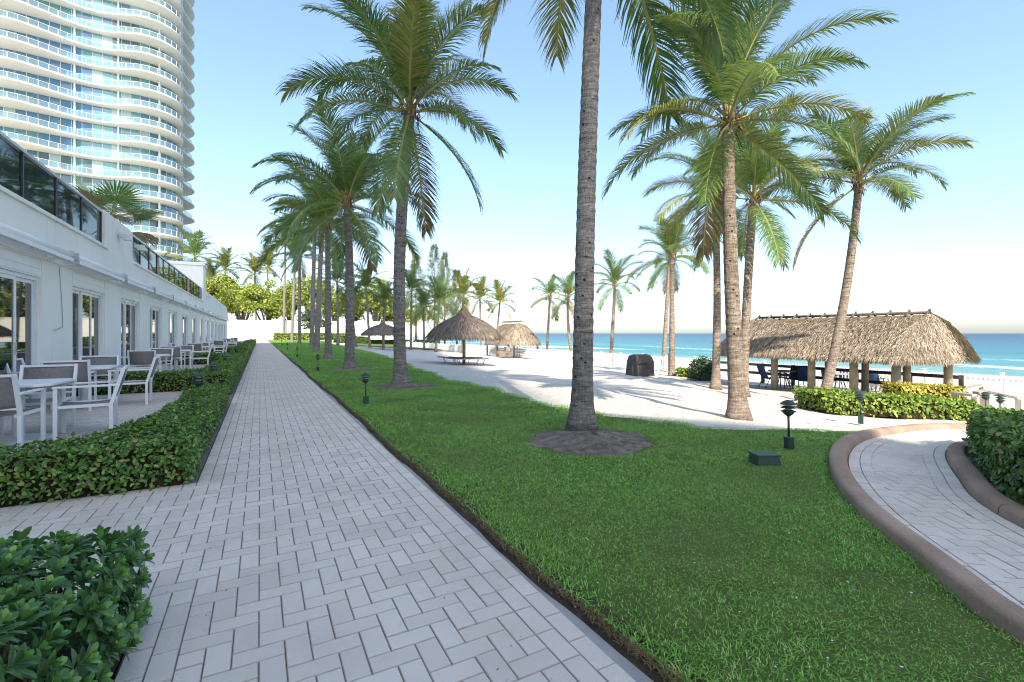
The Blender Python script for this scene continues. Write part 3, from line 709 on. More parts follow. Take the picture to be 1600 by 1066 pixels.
# the doors: shutter box, frame, three leaves
def door_unit(v0, first):
    d = empty('door', (FU, v0, 0)); d.parent = lb; d.matrix_parent_inverse = Matrix.Translation(lb.location).inverted()
    X = -0.115
    w = MB(); w.box(X - 0.1, X + 0.1, 0, DW, 2.46, 2.80); w.box(X + 0.10, X + 0.112, 0.03, DW - 0.03, 2.49, 2.60); w.box(X + 0.10, X + 0.112, 0.03, DW - 0.03, 2.625, 2.77); w.build('shutter_box', M['white'], d)
    f = MB(); f.box(X - 0.06, X + 0.06, 0, 0.07, 0, 2.459); f.box(X - 0.06, X + 0.06, DW - 0.07, DW, 0, 2.459); f.box(X - 0.06, X + 0.06, 0.071, DW - 0.071, 2.39, 2.458); f.box(X - 0.06, X + 0.06, 0.071, DW - 0.071, 0, 0.06)
    f.build('frame', M['white'], d)
    lw = (DW - 0.14) / 3
    for k in range(3):
        y = 0.07 + lw * k; r = 0.09 if k == 1 else 0.055; xo = X + (0.02 if k == 1 else -0.01)
        s = MB(); s.box(xo - 0.022, xo + 0.022, y + 0.003, y + r, 0.062, 2.388); s.box(xo - 0.022, xo + 0.022, y + lw - r, y + lw - 0.003, 0.062, 2.388)
        s.box(xo - 0.022, xo + 0.022, y + r + 0.001, y + lw - r - 0.001, 2.32, 2.388); s.box(xo - 0.022, xo + 0.022, y + r + 0.001, y + lw - r - 0.001, 0.062, 0.16); s.build('sash', M['white'], d)
        g = MB(); g.box(xo - 0.006, xo + 0.006, y + r - 0.004, y + lw - r + 0.004, 0.155, 2.325); g.build('pane', M['glass'], d)
    h = MB(); y = 0.07 + 2 * lw - 0.045; h.box(X + 0.043, X + 0.055, y - 0.022, y + 0.022, 0.98, 1.2); h.tube([(X + 0.05, y, 1.05), (X + 0.10, y, 1.05), (X + 0.10, y - 0.12, 1.05)], 0.012, 6)
    h.build('handle', M['aluminium'], d)
    return d
d0 = door_unit(doors[0], True)
for v0 in doors[1:]:
    c = copy_tree(d0, lb); c.matrix_parent_inverse = Matrix.Translation(lb.location).inverted(); c.location = (FU, v0, 0)
# rolled awnings above the doors, on brackets
def awning(v0, first):
    a = empty('awning', (FU, v0, 3.02)); a.parent = lb; a.matrix_parent_inverse = Matrix.Translation(lb.location).inverted()
    L = DSTEP - 0.35
    t = MB(); t.tube([(0.21, 0, 0), (0.21, L, 0)], 0.085, 14); t.build('roll', M['awning'], a)
    t = MB(); t.box(0.12, 0.30, -0.02, -0.002, -0.10, 0.10); t.box(0.12, 0.30, L + 0.002, L + 0.02, -0.10, 0.10); t.build('end_cap', M['aluminium'], a)
    t = MB()
    for y in (0.35, L - 0.35): t.box(0.0, 0.20, y - 0.03, y + 0.03, -0.13, -0.09); t.box(0.0, 0.02, y - 0.06, y + 0.06, -0.14, 0.12)
    t.build('bracket', M['white'], a)
    t = MB(); t.bar((0.24, 0.3, -0.115), (0.24, L * 0.48, -0.125), 0.06, 0.035); t.bar((0.24, L - 0.3, -0.115), (0.24, L * 0.52, -0.125), 0.06, 0.035); t.build('folding_arm', M['white'], a)
    t = MB(); t.box(0.265, 0.30, 0.02, L - 0.02, -0.135, -0.06); t.build('front_bar', M['white'], a)
    return a
awn = awning(doors[0] + DW / 2 - DSTEP / 2 + 0.17, True)
for v0 in doors[1:]:
    c = copy_tree(awn, lb); c.matrix_parent_inverse = Matrix.Translation(lb.location).inverted(); c.location = (FU, v0 + DW / 2 - DSTEP / 2 + 0.17, 3.02)
w = MB(); w.tube([(FU + 0.21, 9.45, 3.03), (FU + 0.21, 9.98, 3.03)], 0.094, 14); lpart(w, 'awning_cloth', M['awning_blue'])
w = MB(); w.tube([(FU + 0.012, 13.4, 2.8), (FU + 0.012, 13.55, 2.0), (FU + 0.012, 13.6, 1.5), (FU + 0.012, 13.1, 1.42)], 0.006, 5); lpart(w, 'cable', M['cloth_grey'])
for v0 in (18.2, 20.2, 44.6): w = MB(); w.box(FU, FU + 0.28, v0, v0 + 0.12, 4.3, 4.4); w.box(FU + 0.10, FU + 0.32, v0 - 0.05, v0 + 0.17, 4.22, 4.3); lpart(w, 'flood_light', M['aluminium'])

# ---- high tower with wavy balconies
TU1, TV0, TU0, TV1 = -14.5, 113.2, -84.0, 140.0
FH, NF = 3.4, 25
def tower_outline(off, wave, n=260):
    # rounded rectangle, walked from the far left of the front round the corner to the back of the right side
    r = 7.0 + off; x0, x1, y0, y1 = TU0, TU1 + off, TV0 - off, TV1
    pts = []
    Ls = [(x1 - r) - x0, r * PI / 2, y1 - (y0 + r)]; tot = sum(Ls)
    for i in range(n + 1):
        s = tot * i / n
        if s < Ls[0]: p = np.array([x0 + s, y0]); nn = np.array([0, -1.0])
        elif s < Ls[0] + Ls[1]:
            a = -PI / 2 + (s - Ls[0]) / r; nn = np.array([math.cos(a), math.sin(a)]); p = np.array([x1 - r, y0 + r]) + nn * r
        else: dd = s - Ls[0] - Ls[1]; p = np.array([x1 - 0.12 * dd - 0.012 * dd * dd, y0 + r + dd]); nn = np.array([1.0, 0])
        S = s * 1.0
        d = wave * (0.95 * math.sin(S * 2 * PI / 21.0 + 0.4) + 0.25 * math.sin(S * 2 * PI / 47.0 + 2))
        pts.append(p + nn * d)
    return pts
tower = empty('apartment_tower', (-45, 125, 0), 0, 'high pale apartment tower with wavy white balconies and teal glass', 'building')
tinv = Matrix.Translation(tower.location).inverted()
def tp(o): o.parent = tower; o.matrix_parent_inverse = tinv; return o
edge = tower_outline(1.75, 1.7); wallc = tower_outline(-0.6, 0.5)
inner_c = tower_outline(-0.9, 0.5)
n = len(edge)
def slab_mesh():
    V = []; Q = []
    prof = [(wallc, -0.12), (edge, -0.05), (edge, 0.36), (inner_c, 0.36)]
    soff = tower_outline(0.3, 1.0)
    prof = [(inner_c, -0.14), (soff, -0.10), (edge, 0.06), (edge, 0.30), (inner_c, 0.30)]
    for c, z in prof:
        for p in c: V.append((p[0], p[1], z))
    for k in range(len(prof) - 1):
        for i in range(n - 1): Q.append((k * n + i, k * n + i + 1, (k + 1) * n + i + 1, (k + 1) * n + i))
    return np_mesh('floor_slab', V, Q)
def rail_meshes():
    c = tower_outline(1.45, 1.65, 900); c = np.array(c)
    s = np.concatenate([[0], np.cumsum(np.linalg.norm(np.diff(c, axis=0), axis=1))])
    m = int(s[-1] / 1.25); pts = np.stack([np.interp(np.linspace(0, s[-1], m + 1), s, c[:, k]) for k in (0, 1)], 1)
    posts = MB(); gl = MB()
    for i, p in enumerate(pts[:-1]):
        q = pts[i + 1]; d = (q - p) / np.linalg.norm(q - p)
        if p[0] < -72: continue
        posts.bar((p[0], p[1], 0.30), (p[0], p[1], 1.38), 0.06, 0.06)
        posts.bar((p[0], p[1], 1.40), (q[0], q[1], 1.40), 0.05, 0.04)
        a = p + d * 0.07; b = q - d * 0.07
        gl.bar((a[0], a[1], 0.85), (b[0], b[1], 0.85), 0.03, 0.95)
    return posts.mesh('railing'), gl.mesh('railing_glass')
sm = slab_mesh(); pm, gm = rail_meshes()
wc = np.array(wallc); ss = np.concatenate([[0], np.cumsum(np.linalg.norm(np.diff(wc, axis=0), axis=1))])
NP = int(ss[-1] / 1.45); wp = np.stack([np.interp(np.linspace(0, ss[-1], NP + 1), ss, wc[:, k]) for k in (0, 1)], 1)
mull = MB()
for i in range(NP + 1):
    if wp[i][0] > -72: mull.box(wp[i][0] - 0.035, wp[i][0] + 0.035, wp[i][1] - 0.05, wp[i][1] + 0.05, 0.301, 3.24)
mull_me = mull.mesh('mullions')
pane_box = MB(); pane_box.box(0.03, 1.39, -0.02, 0.02, 0.32, 3.23)
pane_me = {k: pane_box.mesh('pane') for k in ('pane_teal', 'pane_blue', 'pane_pale', 'pane_dark')}
for k, me in pane_me.items(): me.materials.append(M[k])
def column_kind(f, i):
    h = (math.sin(i * 12.9898 + (f // 2) * 3.1) * 43758.5453) % 1; g = (math.sin(i * 7.13 + f * 5.77) * 9631.77) % 1
    band = math.sin(i * 0.37 + 1.3) + 0.7 * math.sin(i * 0.11 + f * 0.8)
    if band > 0.35 and f > 7: return 'pane_blue'
    if g > 0.88: return 'pane_pale'
    if (band < -1.0 and h < 0.6) or (f < 10 and h < 0.3): return 'pane_dark'
    return 'pane_teal' if h < 0.85 else 'pane_blue'
rest = {k: MB() for k in pane_me}
cands = []
for f in range(NF):
    z = f * FH + 0.0
    o = link('floor_slab', sm, M['cream']); tp(o); o.location = (0, 0, z)
    if f < NF - 1:
        r = link('railing', pm, M['white'], o); g = link('railing_glass', gm, M['pane_rail'], o)
        m_ = link('mullions', mull_me, M['white'], o)
        for i in range(NP):
            a, b = wp[i], wp[i + 1]
            if a[0] < -72: continue
            cands.append((depth((a[0], a[1])) if in_frame((a[0], a[1], z + 1.5)) and z > 16 else 1e6, f, i))
cands.sort()
for rank, (dd, f, i) in enumerate(cands):
    a, b = wp[i], wp[i + 1]; k = column_kind(f, i); an = math.atan2(b[1] - a[1], b[0] - a[0])
    if rank < 300:
        o = link('pane', pane_me[k]); tp(o); o.location = (a[0], a[1], f * FH); o.rotation_euler = (random.gauss(0, 0.006), 0, an + random.gauss(0, 0.012))
    else:
        d = (b - a) / np.linalg.norm(b - a); p = a + d * 0.03; q = b - d * 0.03
        rest[k].bar((p[0], p[1], f * FH + 1.775), (q[0], q[1], f * FH + 1.775), 0.04, 2.91)
for k, mb in rest.items():
    o = tp(mb.build('panes', M[k])); tag(o, kind='stuff')
core = MB(); cp = tower_outline(-4.5, 0.0, 60)
vs = [(p[0], p[1], 0) for p in cp] + [(TU0, TV1, 0)] + [(p[0], p[1], NF * FH - 3) for p in cp] + [(TU0, TV1, NF * FH - 3)]
m = len(cp) + 1
core.add(vs, [(i, (i + 1) % m, m + (i + 1) % m, m + i) for i in range(m)] + [tuple(range(m, 2 * m))]); tp(core.build('inner_wall', M['stucco']))
for k in range(9):                                # white party walls dividing the balconies
    u = -68 + k * 6.3
    b = MB(); b.box(u, u + 0.25, TV0 + 0.5, TV0 + 5, 0.3, (NF - 1) * FH); tp(b.build('party_wall', M['stucco']))

# ---- the apartment block behind the viewer that throws the broad shade over walkway and lawn
SH = np.array([math.sin(SUN_AZ + PI), math.cos(SUN_AZ + PI)]) / math.tan(SUN_EL)      # shadow offset for one metre of height
block = empty('apartment_block', (-20, -40, 0), 0, 'tall pale apartment block standing south of the walkway', 'building')
binv = Matrix.Translation(block.location).inverted()
def prism(pts, z0, z1, name):
    m = len(pts); b = MB()
    b.add([(p[0], p[1], z0) for p in pts] + [(p[0], p[1], z1) for p in pts], [(i, (i + 1) % m, m + (i + 1) % m, m + i) for i in range(m)] + [tuple(range(m, 2 * m)), tuple(range(m - 1, -1, -1))])
    o = b.build(name, M['stucco'], block); o.matrix_parent_inverse = binv; return o
TH_, TY = 159.0, -100.0
A_ = np.array(GT(857, 626)[:2]); e0 = A_ - SH * (A_[1] - TY) / SH[1]
prism([(e0[0], TY), (e0[0] - 26, TY), (e0[0] - 33, TY - 24), (e0[0] - 8.6, TY - 24)], 0, TH_, 'tall_wing')
W_ = 40.0
P1_ = np.array(GT(905, 643)[:2]); P2_ = np.array(GT(1330, 677)[:2]); P3_ = np.array(GT(1478, 700)[:2])
q = [P1_ - SH * W_, P2_ - SH * W_, P3_ - SH * W_]
prism([tuple(q[0]), (q[0][0] - 3, q[0][1] - 0.5), (q[0][0] - 6, q[0][1] - 18), (q[2][0] + 3, q[2][1] - 18), (q[2][0] + 5, q[2][1] - 1.5), tuple(q[2]), tuple(q[1])], 0, W_, 'low_wing')
for f in range(1, 45):
    b = MB(); b.box(e0[0] - 24, e0[0] - 2.5, TY + 0.001, TY + 0.4, f * 3.5, f * 3.5 + 1.1)
    o = b.build('balcony', M['cream'], block); o.matrix_parent_inverse = binv

# ------------------------------------------------------------------ hedges and shrubs
def leaf_quads(P, N, size, aspect=0.5, fold=0.15, tipup=0.0):
    # one leaf = 4 quads sharing a mid rib, pointing along a random direction in the plane of N
    n = len(P); N = N / np.linalg.norm(N, axis=1, keepdims=True)
    a = rng.normal(0, 1, (n, 3)); D = a - N * (a * N).sum(1, keepdims=True); D /= np.linalg.norm(D, axis=1, keepdims=True)
    S = np.cross(N, D); L = (size * rng.uniform(0.7, 1.25, n))[:, None]; W = L * aspect
    b = P; m1 = P + D * L * 0.35 - N * W * fold; m2 = P + D * L * 0.72 - N * W * fold; t = P + D * L - N * W * fold * 0.5
    l1 = P + D * L * 0.35 + S * W * 0.45; r1 = P + D * L * 0.35 - S * W * 0.45
    l2 = P + D * L * 0.72 + S * W * 0.42; r2 = P + D * L * 0.72 - S * W * 0.42
    V = np.stack([b, l1, r1, m1, l2, r2, m2, t], 1).reshape(-1, 3)
    Q = (np.arange(n)[:, None, None] * 8 + np.array([[0, 3, 1, 1], [0, 2, 3, 3], [3, 6, 4, 1], [2, 5, 6, 3], [6, 7, 4, 4], [5, 7, 6, 6]])[None])
    return V, Q
def tri_quads_mesh(name, V, Q):
    # quads with a repeated corner become triangles
    Q = Q.reshape(-1, 4); tri = Q[:, 2] == Q[:, 3]
    loops = []; q4 = Q[~tri]; q3 = Q[tri][:, :3]
    li = np.concatenate([q4.ravel(), q3.ravel()]).astype(np.int32)
    tot = np.concatenate([np.full(len(q4), 4), np.full(len(q3), 3)]).astype(np.int32)
    st = np.concatenate([[0], np.cumsum(tot)[:-1]]).astype(np.int32)
    me = bpy.data.meshes.new(name); me.vertices.add(len(V)); me.vertices.foreach_set('co', np.ascontiguousarray(V, np.float32).ravel())
    me.loops.add(len(li)); me.loops.foreach_set('vertex_index', li); me.polygons.add(len(tot)); me.polygons.foreach_set('loop_start', st)
    try: me.polygons.foreach_set('loop_total', tot)
    except Exception: pass
    me.update(calc_edges=True); me.validate(); return me
def hedge(poly, h, leaf, dens, label, mat='hedge', group='clipped hedges along the walkway', zf=None, name='hedge', wob=0.03, cat='hedge'):
    """clipped hedge over the footprint poly (counter-clockwise list of (u, v))"""
    poly = [tuple(map(float, p)) for p in poly]
    c = np.mean(np.array(poly), 0); root = empty(name, (c[0], c[1], zf(c[0]) if zf else 0), 0, label, cat, group)
    zf_ = zf or (lambda u: 0.0)
    P = []; N = []
    for i in range(len(poly)):
        a = np.array(poly[i]); b = np.array(poly[(i + 1) % len(poly)]); L = np.linalg.norm(b - a)
        m = int(L * h * dens); t = rng.uniform(0, 1, m); z = rng.uniform(0.02, 1, m) ** 0.8 * h
        nn = np.array([(b - a)[1], -(b - a)[0]]) / L
        q = a + (b - a) * t[:, None] - nn * (rng.uniform(-0.02, 0.07, m) + np.maximum(0, z - h * 0.8) * 0.5 - 0.02 * np.sin(t * L * 5))[:, None]
        P.append(np.column_stack([q, z])); N.append(np.column_stack([np.tile(nn, (m, 1)), np.full(m, 0.45)]))
    pa = np.array(poly); lo, hi = pa.min(0), pa.max(0)
    m = int((hi - lo).prod() * dens); x = rng.uniform(lo[0], hi[0], m); y = rng.uniform(lo[1], hi[1], m); ok = inside(x, y, poly); x, y = x[ok], y[ok]
    z = h + wob * (np.sin(x * 5.1 + y * 2.0) + np.sin(y * 4.3 - x)) * 0.6 - rng.exponential(0.025, len(x))
    P.append(np.column_stack([x, y, z])); N.append(np.column_stack([rng.normal(0, 0.25, (len(x), 2)), np.ones(len(x))]))
    P = np.concatenate(P); N = np.concatenate(N) + rng.normal(0, 0.45, (len(P), 3))
    P[:, 2] += np.array([zf_(u) for u in P[:, 0]])
    P = P - np.array(root.location)[None]
    V, Q = leaf_quads(P, N, leaf, 0.55)
    o = link('foliage', tri_quads_mesh('foliage', V, Q), M[mat], root); tag(o, kind='stuff')
    b = MB(); cc = [((p[0] - c[0]), (p[1] - c[1])) for p in poly]
    s = []
    for i in range(len(poly)):                    # solid dark core standing for the dim inside of the hedge, set behind leaves
        p0 = np.array(poly[i - 1]); p1 = np.array(poly[i]); p2 = np.array(poly[(i + 1) % len(poly)])
        d1 = (p1 - p0) / np.linalg.norm(p1 - p0); d2 = (p2 - p1) / np.linalg.norm(p2 - p1)
        nn = np.array([d1[1], -d1[0]]) + np.array([d2[1], -d2[0]]); s.append(p1 - nn * 0.06 - c)
    k = len(s); zz = [zf_(p[0] + c[0]) - root.location.z for p in s]
    b.add([(p[0], p[1], z - 0.02) for p, z in zip(s, zz)] + [(p[0], p[1], z + h - 0.06) for p, z in zip(s, zz)], [(i, (i + 1) % k, k + (i + 1) % k, k + i) for i in range(k)] + [tuple(range(k, 2 * k))])
    b.build('dark_core', M['hedge_core'], root)
    return root
hedge([(-3.9, 5.04), (-0.56, 5.04), (-0.56, 10.4), (-1.04, 10.2), (-1.08, 6.9), (-1.35, 5.75), (-1.8, 5.42), (-3.9, 5.42)], 0.42, 0.044, 2300, 'nearest clipped hedge, wrapping the front corner of the first patio')
hedge([(-1.46, 12.1), (-0.58, 12.1), (-0.58, 20.6), (-1.2, 20.6), (-1.25, 13.0)], 0.5, 0.05, 1300, 'second clipped hedge along the walkway, just past the first gap')
hedge([(-3.75, 13.3), (-1.27, 13.3), (-1.27, 13.9), (-3.75, 13.9)], 0.46, 0.06, 900, 'low hedge crossing between first and second patios')
vp = [20.9, 31.5, 43.0, 54.5]
for k, v0 in enumerate(vp):
    v1 = (vp[k + 1] - 0.8) if k < 3 else 70
    hedge([(-1.5, v0), (-0.58, v0), (-0.58, v1), (-1.2, v1)], 0.5 if k % 2 else 0.42, 0.09 + 0.03 * k, 420 - 90 * k, ORD[k + 2] + ' clipped hedge along the walkway, counted from the front shrub')
    hedge([(-3.75, v0 + 3.4), (-1.28, v0 + 3.4), (-1.28, v0 + 4.0), (-3.75, v0 + 4.0)], 0.46, 0.09, 380 - 60 * k, 'low hedge crossing before the ' + ORD[k + 2] + ' patio')

# front shrub of glossy rosettes
def rosette(seed):
    g = np.random.default_rng(seed); V = []; Q = []
    n = int(g.integers(14, 20))
    for k in range(n):
        t = k / n; el = R(78 - 78 * t + g.uniform(-10, 10)); az = k * 2.399 + g.uniform(-0.25, 0.25); L = (0.034 + 0.034 * min(1, t * 2.2)) * g.uniform(0.85, 1.15); W = L * 0.38
        d = np.array([math.cos(az) * math.cos(el), math.sin(az) * math.cos(el), math.sin(el)]); s = np.array([-math.sin(az), math.cos(az), 0]); u = np.cross(d, s); u = u * (1 if u[2] > 0 else -1)
        base = np.array([0, 0, 0.018 * (1 - t) - 0.02 * t]); b0 = len(V)
        prof = [(0.0, 0.10), (0.22, 0.45), (0.45, 0.88), (0.64, 1.0), (0.84, 0.74), (0.95, 0.36), (1.0, 0.03)]
        for a, wd in prof:
            c = base + d * L * a - np.array([0, 0, 1]) * (0.18 * L * a * a)
            V += [c + s * W / 2 * wd + u * W * 0.13 * wd, c, c - s * W / 2 * wd + u * W * 0.13 * wd]
        for i in range(len(prof) - 1):
            for j in (0, 1): Q.append((b0 + i * 3 + j, b0 + i * 3 + j + 1, b0 + i * 3 + j + 4, b0 + i * 3 + j + 3))
    return np.array(V), np.array(Q)
ros = []
for k in range(8):
    V, Q = rosette(100 + k); mi = (np.arange(len(Q)) // 12 < 4).astype(int); me = np_mesh('leaf_cluster', V, Q, mi, smooth=True); me.materials.append(M['shrub']); me.materials.append(M['shrub_young']); ros.append((V, Q, me, mi))
shrub = empty('shrub', (-1.4, 1.7, 0), 0, 'glossy leafy shrub mound beside the walkway in the near corner', 'shrub')
sinv = Matrix.Translation(shrub.location).inverted()
def shrub_h(u, v):
    e = min((-0.48 - u) / 0.2, (2.84 - v) / 0.22, 1.0)
    if e <= 0: return 0.0
    return (0.50 + 0.05 * math.sin(u * 5 + v * 3) + 0.04 * math.sin(v * 7 - u * 4)) * math.sqrt(max(0.0, 1 - (1 - e) ** 2))
spots = []
def spot(u, v, z, nrm, sc): spots.append((u, v, z, nrm, sc))
g = 0.072
for i in range(int(2.6 / g)):
    for j in range(int(3.0 / g)):
        u = -3.1 + i * g + random.uniform(-.03, .03); v = -0.1 + j * g + random.uniform(-.03, .03)
        h = shrub_h(u, v)
        if h < 0.12: continue
        du = (shrub_h(u + .03, v) - shrub_h(u - .03, v)) / .06; dv = (shrub_h(u, v + .03) - shrub_h(u, v - .03)) / .06
        spot(u, v, h - random.expovariate(28), Vector((-du * 0.8, -dv * 0.8, 1)).normalized(), random.uniform(0.85, 1.3))
for side in range(2):                             # the upright flanks facing the walkway and the cross path
    Ls = 2.9 if side == 0 else 2.6
    for _ in range(int(Ls * 0.46 / g / g * 0.9)):
        t = random.uniform(0, Ls); z = random.uniform(0.04, 0.44)
        if side == 0: spot(-0.52 + random.uniform(-.05, .05), 2.8 - t, z, Vector((1, random.gauss(0, .3), 0.5)).normalized(), random.uniform(.8, 1.15))
        else: spot(-0.56 - t, 2.82 + random.uniform(-.05, .04), z, Vector((random.gauss(0, .3), 1, 0.5)).normalized(), random.uniform(.8, 1.15))
spots = [s for s in spots if in_frame((s[0], s[1], s[2]), 160)]
spots.sort(key=lambda s: depth((s[0], s[1])))
rV, rQ, rM, off = [], [], [], 0
vis = [s for s in spots if in_frame((s[0], s[1], s[2]), 0)]
big = set(id(s) for s in vis[:290])
for s in spots:
    u, v, z, nn, sc = s; k = random.randrange(8)
    q = Vector((0, 0, 1)).rotation_difference(nn) @ Matrix.Rotation(random.uniform(0, 6.28), 3, 'Z').to_quaternion()
    if id(s) in big:
        o = link('leaf_cluster', ros[k][2], None, shrub); o.matrix_parent_inverse = sinv; o.location = (u, v, z); o.rotation_mode = 'QUATERNION'; o.rotation_quaternion = q; o.scale = (sc,) * 3
    else:
        A = np.array(q.to_matrix()); rV.append(ros[k][0] * sc @ A.T + [u, v, z]); rQ.append(ros[k][1] + off); rM.append(ros[k][3]); off += len(ros[k][0])
if rV:
    o = link('foliage', np_mesh('foliage', np.concatenate(rV), np.concatenate(rQ), np.concatenate(rM), smooth=True), [M['shrub'], M['shrub_young']], shrub); o.matrix_parent_inverse = sinv; tag(o, kind='stuff')
m = 9000; u = rng.uniform(-3.1, -0.56, m); v = rng.uniform(-0.1, 2.82, m); hh = np.array([shrub_h(a, b) for a, b in zip(u, v)])
z = hh * rng.uniform(0.15, 0.88, m); ok = hh > 0.1
V, Q = leaf_quads(np.column_stack([u, v, z])[ok] , rng.normal(0, 0.6, (ok.sum(), 3)) + [0, 0, 1], 0.06, 0.45)
o = link('inner_foliage', tri_quads_mesh('inner_foliage', V, Q), M['shrub'], shrub); o.matrix_parent_inverse = sinv; tag(o, kind='stuff')
b = MB()
for _ in range(160):
    u = random.uniform(-2.6, -0.62); v = random.uniform(0.2, 2.75); h = shrub_h(u, v)
    if h > 0.15: b.tube([(u * 0.98 - 0.02, v, 0), (u + random.uniform(-.04, .04), v + random.uniform(-.04, .04), h * .5), (u + random.uniform(-.08, .08), v + random.uniform(-.08, .08), h * .9)], [0.008, 0.006, 0.004], 5)
o = b.build('stems', M['bark'], shrub); o.matrix_parent_inverse = sinv

# hedges by the curved path
def line_hedge(a, b, w, h, leaf, dens, label, mat, name='hedge'):
    a = np.array(a[:2]); b = np.array(b[:2]); d = (b - a) / np.linalg.norm(b - a); nn = np.array([-d[1], d[0]])
    p = [a, b, b + nn * w, a + nn * w]
    area = sum(p[i][0] * p[(i + 1) % 4][1] - p[(i + 1) % 4][0] * p[i][1] for i in range(4))
    if area < 0: p = p[::-1]
    return hedge(p, h, leaf, dens, label, mat, 'hedges by the curved path', zt, name)
a = GT(1292, 645); b = GT(1530, 659); line_hedge(a, b, 1.1, 0.42, 0.085, 620, 'long sunlit lime green hedge in front of the large thatched shelter', 'hedge_lime')
a2 = GT(1405, 640); b2 = GT(1500, 646)
line_hedge(GT(1408, 634), GT(1512, 640), 0.7, 0.62, 0.09, 500, 'bright golden yellow shrubs behind the long lime green hedge', 'hedge_gold', 'golden_shrub')
K2o = offset_curve(K2, 0.06)
kk = [p for p in K2o if p[1] > 0.2][:60]
pp = [tuple(p) for p in kk[6::6]]
far = [(p[0] + 1.6, p[1] - 1.25) for p in reversed(pp)]
hp = pp + far
area = sum(hp[i][0] * hp[(i + 1) % len(hp)][1] - hp[(i + 1) % len(hp)][0] * hp[i][1] for i in range(len(hp)))
if area < 0: hp = hp[::-1]
hedge(hp, 0.52, 0.07, 1050, 'dark green hedge on the inside of the curved path', 'hedge', 'hedges by the curved path', zt)
line_hedge(GT(1056, 588), GT(1108, 593), 1.0, 0.42, 0.12, 420, 'small bright green hedge beside the twin palms', 'hedge_lime')
#@@TREES
# ------------------------------------------------------------------ palms
def frond_arrays(elev, bend, L, n, seg, seed, wid=0.045, hang=0.34, ln=0.30):
    g = np.random.default_rng(seed); NR = 22
    t = np.linspace(0, 1, NR); a = elev - bend * t ** 1.45
    st = L / (NR - 1); x = np.concatenate([[0], np.cumsum(np.cos(a[:-1]) * st)]); z = np.concatenate([[0], np.cumsum(np.sin(a[:-1]) * st)])
    yaw = g.uniform(-0.18, 0.18); y = yaw * (x ** 2) / L * 0.5
    P = np.stack([x, y, z], 1); T = np.gradient(P, axis=0); T /= np.linalg.norm(T, axis=1, keepdims=True)
    V = []; Q = []; mi = []
    # stalk, a four-sided taper
    for i in range(NR):
        r = (0.026 * (1 - t[i]) ** 0.8 + 0.004) * (L / 3.2); nz = np.array([-T[i][2], 0, T[i][0]]); s = np.array([0, 1, 0])
        if i == 0: r *= 1.8
        for q in (s * r * 1.25, nz * r, -s * r * 1.25, -nz * r): V.append(P[i] + q)
    for i in range(NR - 1):
        for k in range(4): Q.append((i * 4 + k, i * 4 + (k + 1) % 4, (i + 1) * 4 + (k + 1) % 4, (i + 1) * 4 + k)); mi.append(1)
    roll = g.uniform(-0.35, 0.35)
    for side in (-1, 1):
        for k in range(n):
            tt = 0.16 + 0.835 * (k + g.uniform(-0.3, 0.3)) / n
            if g.random() < 0.035: continue
            p = np.array([np.interp(tt, t, P[:, c]) for c in range(3)]); T0 = np.array([np.interp(tt, t, T[:, c]) for c in range(3)]); T0 /= np.linalg.norm(T0)
            up = np.array([-T0[2], 0, T0[0]]); sd = np.array([0, side, 0.0])
            tp_ = (tt - 0.16) / 0.84; l = ln * L * max(0.18, math.sin(PI * (0.16 + 0.74 * tp_)) ** 0.7) * g.uniform(0.85, 1.1)
            al = R(68 - 40 * tp_ + g.uniform(-6, 6)); d = T0 * math.cos(al) + (sd * math.cos(0.3 + side * roll) + up * math.sin(0.3 + side * roll)) * math.sin(al)
            b0 = len(V); c = p.copy(); h = hang * g.uniform(0.6, 1.45)
            for s_ in range(seg + 1):
                f = s_ / seg; w = wid * (0.55 if s_ == 0 else 1.0) * (1 - 0.9 * f ** 1.6) * (L / 3.2) + 0.002
                wv = T0 - d * T0.dot(d); nn = np.linalg.norm(wv); wv = wv / nn if nn > 0.05 else np.array([0, 0, 1.0])
                V.append(c + wv * w / 2); V.append(c - wv * w / 2)
                c = c + d * l / seg; d = d + np.array([0, 0, -h * (0.6 + f)]) * (2.0 / seg) + g.normal(0, 0.03, 3); d /= np.linalg.norm(d)
            for s_ in range(seg): Q.append((b0 + 2 * s_, b0 + 2 * s_ + 1, b0 + 2 * s_ + 3, b0 + 2 * s_ + 2)); mi.append(0)
    return np.array(V), np.array(Q), np.array(mi)
SHAPES = [(86, 28), (77, 46), (68, 62), (58, 74), (46, 80), (34, 78), (18, 66), (-4, 52), (-36, 36)]
FR = {}
for si, (e_, b_) in enumerate(SHAPES):
    for var in range(2):
        V, Q, mi = frond_arrays(R(e_), R(b_ + (8 if var else -6)), 3.1 * (0.85 if si == 0 else 1.0), 100, 3, 31 * si + var, wid=0.031, hang=0.52 + 0.03 * si, ln=0.25)
        for mk in (('frond',) if si < 4 else ('frond', 'frond_y') if si < 8 else ('frond', 'frond_y', 'frond_b')):
            me = np_mesh('frond', V, Q, mi); me.materials.append(M[mk]); me.materials.append(M['rachis']); FR[(si, var, mk)] = me
LOW = {}
for si, (e_, b_) in enumerate(SHAPES):
    LOW[si] = frond_arrays(R(e_), R(b_), 3.1, 34, 2, 500 + si, wid=0.085, hang=0.48 + 0.03 * si, ln=0.27)
